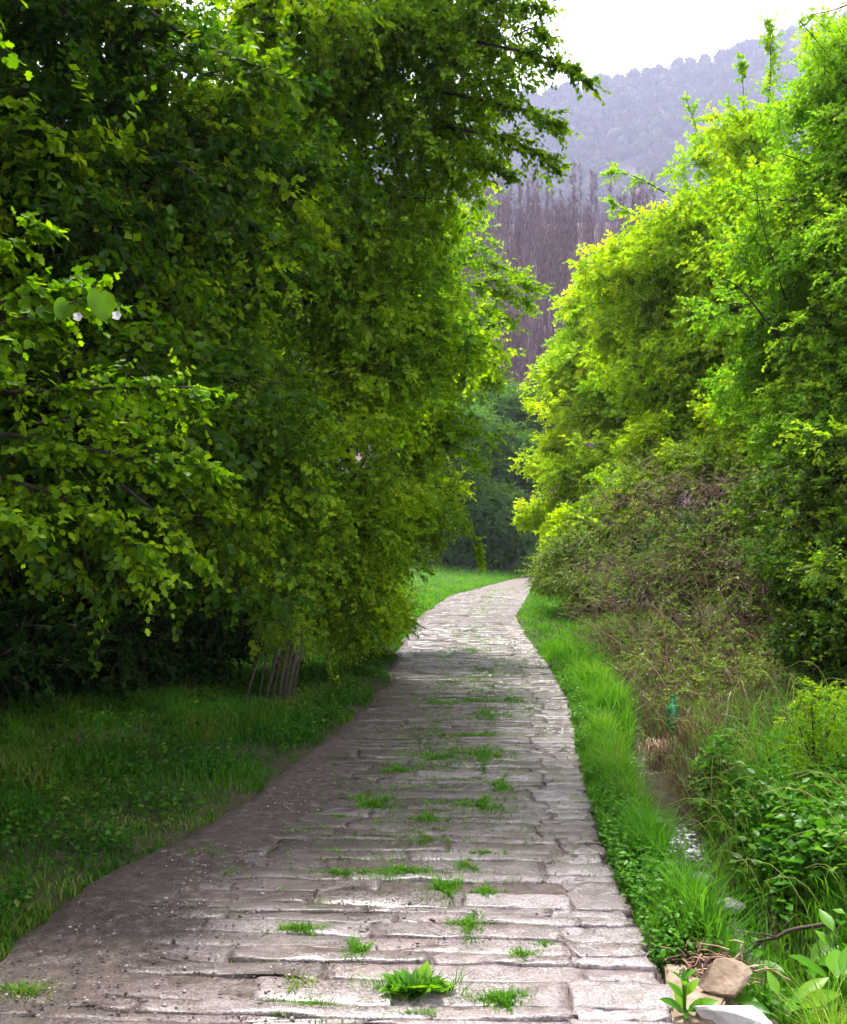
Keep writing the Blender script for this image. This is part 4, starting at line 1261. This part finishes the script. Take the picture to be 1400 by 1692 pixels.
# debris of twigs and litter caught beside the tan stone
dl = MB()
n_ = 240
c_ = G(1180, 1600, .0)
p0 = c_ + rng.normal(0, 1, (n_, 3)) * [.07, .07, .02] + [0, 0, .01]
dd = rand_unit(n_) * [1, 1, .4]
V, T, ix = many_tubes(p0, p0 + dd * .04 + [0, 0, .01], p0 + dd * rng.uniform(.04, .12, (n_, 1)), np.full(n_, .004), np.full(n_, .002), 2, 4)
dl.add(V, T, rng.random(n_)[ix])
tag(dl.build('twig_litter', M['cane']), 'heap of brown twigs and litter behind the tan stone', 'litter', kind='stuff')

# green glass bottle stuck neck-up in the bank
def lathe(profile, n_=20):
    pr = np.array(profile)
    th = np.arange(n_) / n_ * 2 * math.pi
    V = np.stack([pr[:, 0][:, None] * np.cos(th), pr[:, 0][:, None] * np.sin(th), np.repeat(pr[:, 1][:, None], n_, 1)], -1).reshape(-1, 3)
    i = np.arange(len(pr) - 1)[:, None] * n_
    j = np.arange(n_)[None]
    k = (j + 1) % n_
    return V, np.stack([i + j, i + k, i + n_ + k, i + j, i + n_ + k, i + n_ + j], -1).reshape(-1, 3)
m, n, l, out = new_mat('green_glass')
bs = n.new('ShaderNodeBsdfPrincipled')
bs.inputs['Base Color'].default_value = (.010, .30, .09, 1)
bs.inputs['Roughness'].default_value = .12
bs.inputs['Transmission Weight'].default_value = .45
l.new(bs.outputs[0], out.inputs[0])
M['glass'] = m
bp_ = P(1112, 1206, 8.3)
bot = thing('bottle', 'green glass bottle stuck neck up in the dry bank', 'bottle', bp_)
bot.rotation_euler = (math.radians(-8), math.radians(3), 0)
body = MB().add(*lathe([(0, .0), (.045, .0), (.054, .01), (.054, .17), (.050, .195), (.030, .225), (.018, .245), (.0155, .30), (.0, .30)])).build('body', M['glass'], bot, True)
neck = MB().add(*lathe([(.0175, .288), (.019, .292), (.019, .306), (.015, .31), (.0, .31)])).build('neck_ring', M['glass'], bot, True)
for o in (body, neck):
    o.location = (0, 0, 0)

# dry torn clod hanging on the ditch bank under the bottle
cl = thing('dry_clod', 'torn tan clod of dry roots on the ditch bank below the bottle', 'clod', P(1088, 1245, 8.2))
rk = rock('core', None, (0, 0, 0), (.13, .10, .13), 'soil', 31)
for k_ in ('label', 'category'):
    if k_ in rk:
        del rk[k_]
rk.parent = cl
rk.location = (0, .05, 0)
mb = MB()
n_ = 260
c_ = np.array(cl.location)
p0 = c_ + np.stack([rng.normal(0, .07, n_), rng.uniform(-.10, .03, n_), rng.uniform(.02, .14, n_)], -1)
e = p0 + np.stack([rng.normal(0, .03, n_), rng.uniform(-.08, -.02, n_), -rng.uniform(.08, .24, n_)], -1)
V, T, ix = many_tubes(p0, (p0 + e) / 2 + [0, -.04, .03], e, np.full(n_, .005), np.full(n_, .002), 3, 3)
mb.add(V, T, rng.uniform(.4, 1, n_)[ix])
mb.build('roots', M['cane'], cl)

# ================================================================== leaning slats under the left shrub
fp = thing('slat_panel', 'old wooden slat panel leaning in the shade under the left shrub', 'wooden panel', G(415, 1178, .15))
def bar(p0, p1, w, th, name, tone):
    p0, p1 = np.array(p0), np.array(p1)
    ax = norm(p1 - p0)
    sx = norm(np.cross(ax, [0, 1, .2]))
    sy = np.cross(ax, sx)
    ss = np.array([[-1, -1], [1, -1], [1, 1], [-1, 1]])
    jit = 1 + rng.normal(0, .06, (3, 4))
    V = []
    for k, t in enumerate((0, .5, 1)):
        c_ = p0 + (p1 - p0) * t + (rng.normal(0, .006, 3) if k == 1 else 0)
        for a in range(4):
            V.append(c_ + (sx * ss[a, 0] * w / 2 + sy * ss[a, 1] * th / 2) * jit[k, a])
    T = []
    for k in range(2):
        for a in range(4):
            b = (a + 1) % 4
            T += [[k * 4 + a, k * 4 + b, k * 4 + 4 + b], [k * 4 + a, k * 4 + 4 + b, k * 4 + 4 + a]]
    T += [[0, 2, 1], [0, 3, 2], [8, 9, 10], [8, 10, 11]]
    MB().add(V, T, tone).build(name, M['wood'], fp)
D = 9.35
bar(P(400, 1184, D), P(436, 1060, D + .25), .022, .02, 'post', .6)
for a, b in (((428, 1152), (452, 1035)), ((438, 1157), (458, 1070)), ((449, 1158), (466, 1075)), ((462, 1152), (478, 1062)), ((468, 1155), (486, 1055)), ((474, 1155), (497, 1052)), ((482, 1150), (503, 1055))):
    bar(P(*a, D + .03), P(*b, D + .28), rng.uniform(.02, .036), .018, 'slat', rng.uniform(.3, .9))
bar(P(412, 1147, D), P(438, 1158, D - .02), .018, .02, 'rail', .5)
bar(P(438, 1160, D - .01), P(462, 1164, D - .01), .018, .02, 'rail', .5)
bar(P(420, 1182, D + .02), P(424, 1150, D + .05), .014, .014, 'post', .4)

# hanging vines in the dark hollow
for lab, pts in (('thin leafy vine hanging in the dark hollow below the left tree', [(290, 1000, 8.2), (296, 1030, 8.2), (294, 1070, 8.2)]),
                 ('leafy vine trailing down at the far left of the dark hollow', [(155, 1040, 7.6), (160, 1080, 7.6), (158, 1120, 7.6)]),
                 ('short vine with broad leaves beside the leaning slats', [(424, 1030, 9.2), (428, 1065, 9.2), (420, 1090, 9.2)])):
    pw = np.array([P(*q) for q in pts])
    vb = thing('hanging_vine', lab, 'vine', pw[0], 'vines hanging in the dark hollow')
    MB().add(*tube(np.vstack([pw[0] + [0, 0, .5], pw]), .004, 5)).build('stem', M['twig'], vb)
    mb = MB()
    n_ = 16
    t = rng.random(n_)
    o = pw[0] + (pw[2] - pw[0]) * t[:, None]
    leaves(o, rng.normal(size=(n_, 3)) * [1, .5, .3] + [0, -.2, -.7], rng.normal(0, .4, (n_, 3)) + [0, -1, .5], rng.uniform(.04, .08, n_), 'round', rng.random(n_), mb)
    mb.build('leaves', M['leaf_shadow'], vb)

# big round leaf with a white blossom on the near left spray
bl_ = thing('leafy_sprig', 'sprig with big round leaf and white blossom at the left', 'sprig', P(110, 515, 4.2))
MB().add(*tube(np.array([P(-20, 540, 4.3), P(60, 520, 4.25), P(120, 500, 4.2), P(165, 488, 4.2)]), [.006, .005, .004, .002], 5)).build('stem', M['twig'], bl_)
hv = []
for t in np.linspace(0, 2 * math.pi, 20, endpoint=False):
    hv.append([.42 * math.sin(t) * (1 + .22 * math.cos(t)), .47 - .53 * math.cos(t) + (.14 if abs(t) < .1 else 0), .10 * abs(math.sin(t)) + .04 * math.sin(3 * t)])
LEAF['heart'] = (np.array([[0, .5, -.04]] + hv), np.array([[0, 1 + k, 1 + (k + 1) % 20] for k in range(20)]))
for px, py, sz, yd in ((165, 492, .150, (.12, -.1, -1)), (112, 508, .105, (-.35, -.3, -1)), (72, 520, .10, (.5, -.5, -1))):
    mb = MB()
    leaves(np.array([P(px, py - 12, 4.2)]), np.array([yd], float), np.array([[rng.normal(.2, .35), -1, .45]]), np.array([sz]), 'heart', np.array([.05]), mb)
    mb.build('leaf', M['leaf_left'], bl_, True)
m, n, l, out = new_mat('petal')
bs = n.new('ShaderNodeBsdfPrincipled')
bs.inputs['Base Color'].default_value = (.8, .8, .74, 1)
l.new(bs.outputs[0], out.inputs[0])
M['petal'] = m
for px, py in ((194, 522), (130, 524)):
    mb = MB()
    az = np.arange(5) / 5 * 6.283
    d = np.stack([np.cos(az), -.5 * np.ones(5), np.sin(az)], -1)
    leaves(np.repeat(P(px, py, 4.18)[None], 5, 0), d, np.tile([0, -1., .3], (5, 1)), np.full(5, .026), 'round', np.full(5, .5), mb)
    mb.build('blossom', M['petal'], bl_)

# ================================================================== sapling and big-leaved plants on the right bank
def dsp(px, py, d):
    return P(px, py, d)
sp = thing('sapling', 'young sapling with a small yellow green crown on the right bank', 'tree', (*dsp(1345, 1420, 5.4)[:2], gz(*dsp(1345, 1420, 5.4)[:2])))
w = MB()
b0 = np.array(sp.location)
w.add(*tube(np.array([b0 - [0, 0, .05], dsp(1345, 1400, 5.4), dsp(1346, 1330, 5.4), dsp(1342, 1260, 5.4)]), [.013, .012, .010, .008], 6))
for px, py in ((1320, 1200), (1345, 1180), (1370, 1195), (1385, 1170), (1325, 1230), (1365, 1240), (1340, 1150)):
    w.add(*tube(bezier(dsp(1343, 1262, 5.4), dsp((1343 + px) / 2 + 4, (1262 + py) / 2 + 8, 5.4), dsp(px, py, 5.4 + rng.normal(0, .06)), 6), np.linspace(.007, .003, 6), 5))
w.build('trunk', M['bark'], sp, True)
cr, tw2 = MB(), MB()
for px, py, r_ in ((1325, 1195, .12), (1350, 1180, .13), (1375, 1195, .12), (1395, 1165, .10), (1330, 1225, .10), (1365, 1235, .10), (1345, 1150, .08), (1385, 1220, .09), (1330, 1260, .06)):
    o, d = blob_sprays(dsp(px, py, 5.4 + rng.normal(0, .05)), r_, 46)
    sprays(o, d, .09, 9, .024, 'oval', cr, tw2, tw=.0012)
cr.build('crown', M['leaf_near'], sp)
tag(tw2.build('twigs', M['twig'], sp), kind='stuff')

LEAF['dock'] = (np.array([[0, 0, 0]] + [[0, t, -.22 * t * t] for t in (.25, .5, .75, 1.0)]
                         + [[s_ * w_, t, -.22 * t * t + .05] for t, w_ in ((.12, .10), (.3, .19), (.5, .21), (.72, .15)) for s_ in (-1, 1)]),
                np.array([[0, 6, 1], [0, 1, 5], [1, 6, 8], [1, 8, 2], [1, 7, 5], [1, 2, 7], [2, 8, 10], [2, 10, 3], [2, 9, 7], [2, 3, 9], [3, 10, 12], [3, 12, 4], [3, 11, 9], [3, 4, 11]]))
def plant(label, base, lvs, kind='dock', mat='weed', group='big leaved plants on the bank', name='leafy_plant'):
    """lvs: (azimuth, elevation, size, stalk length, lift)"""
    b = np.array(base, float)
    r = thing(name, label, 'plant', b, group)
    for az, el, sz, st_, lift in lvs:
        d = np.array([math.cos(az) * math.cos(el), math.sin(az) * math.cos(el), math.sin(el)])
        p0 = b + [0, 0, lift * .3]
        p1 = b + d * st_ + [0, 0, lift]
        mb = MB()
        leaves(p1[None], d[None] * [1, 1, .6], np.array([[-.2 * d[0], -.2 * d[1] - .35, 1.0]]) + rng.normal(0, .12, (1, 3)), np.array([sz]), kind, np.array([rng.random()]), mb)
        lf = mb.build('leaf', M[mat], r, True)
        s_ = MB().add(*tube(bezier(b, (p0 + p1) / 2 + [0, 0, .02], p1, 5), np.linspace(.005, .003, 5), 5)).build('stalk', M[mat], r)
R = lambda a: math.radians(a)
def bank_at(px, py, z):
    p = G(px, py, z)
    return np.array([p[0], p[1], gz(p[0], p[1])])
for lab, px, py, z, n_, sz, lift in (
        ('plant with one huge drooping leaf over the ditch', 1330, 1560, -.05, 5, .20, .18),
        ('broad leaved plant at the right edge beside the dead branch', 1390, 1590, .0, 7, .16, .18),
        ('upright leaved plant in the bottom right corner', 1385, 1650, .0, 8, .20, .10),
        ('low leafy plant along the bottom edge right of the white stone', 1300, 1680, .0, 9, .13, .06),
        ('leafy plant in the grass below the sapling', 1375, 1480, .05, 8, .16, .16),
        ('leafy plant between the ditch and the dead branch', 1270, 1600, -.1, 8, .10, .06),
        ('rosette of broad leaves on the bank above the waterfall', 1260, 1470, .0, 8, .13, .10)):
    plant(lab, bank_at(px, py, z), [(rng.uniform(0, 6.283), rng.uniform(.15, 1.1), sz * rng.uniform(.7, 1.2), rng.uniform(.04, .10), lift * rng.uniform(.4, 1.1)) for _ in range(n_)])
plant('yellowish plant with upright oval leaves at the path corner', G(1132, 1676, .0), [(R(a), R(e), s_, .015, l_) for a, e, s_, l_ in
      ((200, 55, .11, .0), (-20, 50, .12, .0), (100, 60, .10, .0), (-100, 40, .09, .0), (160, 65, .08, .04), (20, 65, .08, .05), (70, 70, .07, .08), (250, 65, .06, .09), (180, 60, .05, .11), (0, 60, .05, .12))])
plant('single blue green leaf hanging over the stream', bank_at(1135, 1440, -.1), [(R(185), R(15), .15, .05, .22), (R(30), R(50), .09, .04, .12)], mat='leaf_right_cool')
plant('broad leaf plant in the ditch by the grey stone', bank_at(1190, 1455, -.1), [(R(170), R(20), .12, .05, .12), (R(250), R(30), .10, .05, .10), (R(60), R(50), .09, .04, .1)])
plant('tuft of upright strap leaves at the stream mouth', bank_at(1213, 1555, -.2), [(R(a), R(75), s_, .01, .0) for a, s_ in ((90, .26), (160, .17), (20, .15), (240, .13))], kind='dock')

# long arching grass stems on the bank
ag = MB()
n_ = 420
x, y, s = scatter(n_, 1, .75, 2.6, 3.8, 8, 1.0)
b0 = np.stack([x, y, height(x, y)], -1)
az = rng.uniform(0, 6.283, n_)
L = rng.uniform(.25, .6, n_)
d = np.stack([np.cos(az), np.sin(az), np.zeros(n_)], -1)
V, T, ix = many_tubes(b0, b0 + d * (L * .15)[:, None] + np.array([0, 0, 1.1]) * L[:, None], b0 + d * (L * .75)[:, None] + np.array([0, 0, .75]) * L[:, None], np.full(n_, .0028), np.full(n_, .001), 6, 3)
ag.add(V, T, rng.uniform(.5, 1, n_)[ix])
tag(ag.build('arching_grass', M['grass_right']), 'long arching grass stems rising from the bank', 'grass', kind='stuff')

# ================================================================== haze
me = bpy.data.meshes.new('haze')
x0, x1, y0, y1, z0, z1 = -900, 900, -140, 980, -150, 470
vs = [(x, y, z) for x in (x0, x1) for y in (y0, y1) for z in (z0, z1)]
me.from_pydata(vs, [], [(0, 1, 3, 2), (4, 6, 7, 5), (0, 4, 5, 1), (2, 3, 7, 6), (0, 2, 6, 4), (1, 5, 7, 3)])
hz = link('haze', me)
m, n, l, out = new_mat('haze')
pv = n.new('ShaderNodeVolumePrincipled')
pv.inputs['Color'].default_value = (.66, .70, 1.0, 1)
pv.inputs['Density'].default_value = .00042
pv.inputs['Anisotropy'].default_value = .2
l.new(pv.outputs[0], out.inputs['Volume'])
me.materials.append(m)
tag(hz, 'pale lavender haze filling the valley', 'haze', kind='stuff')
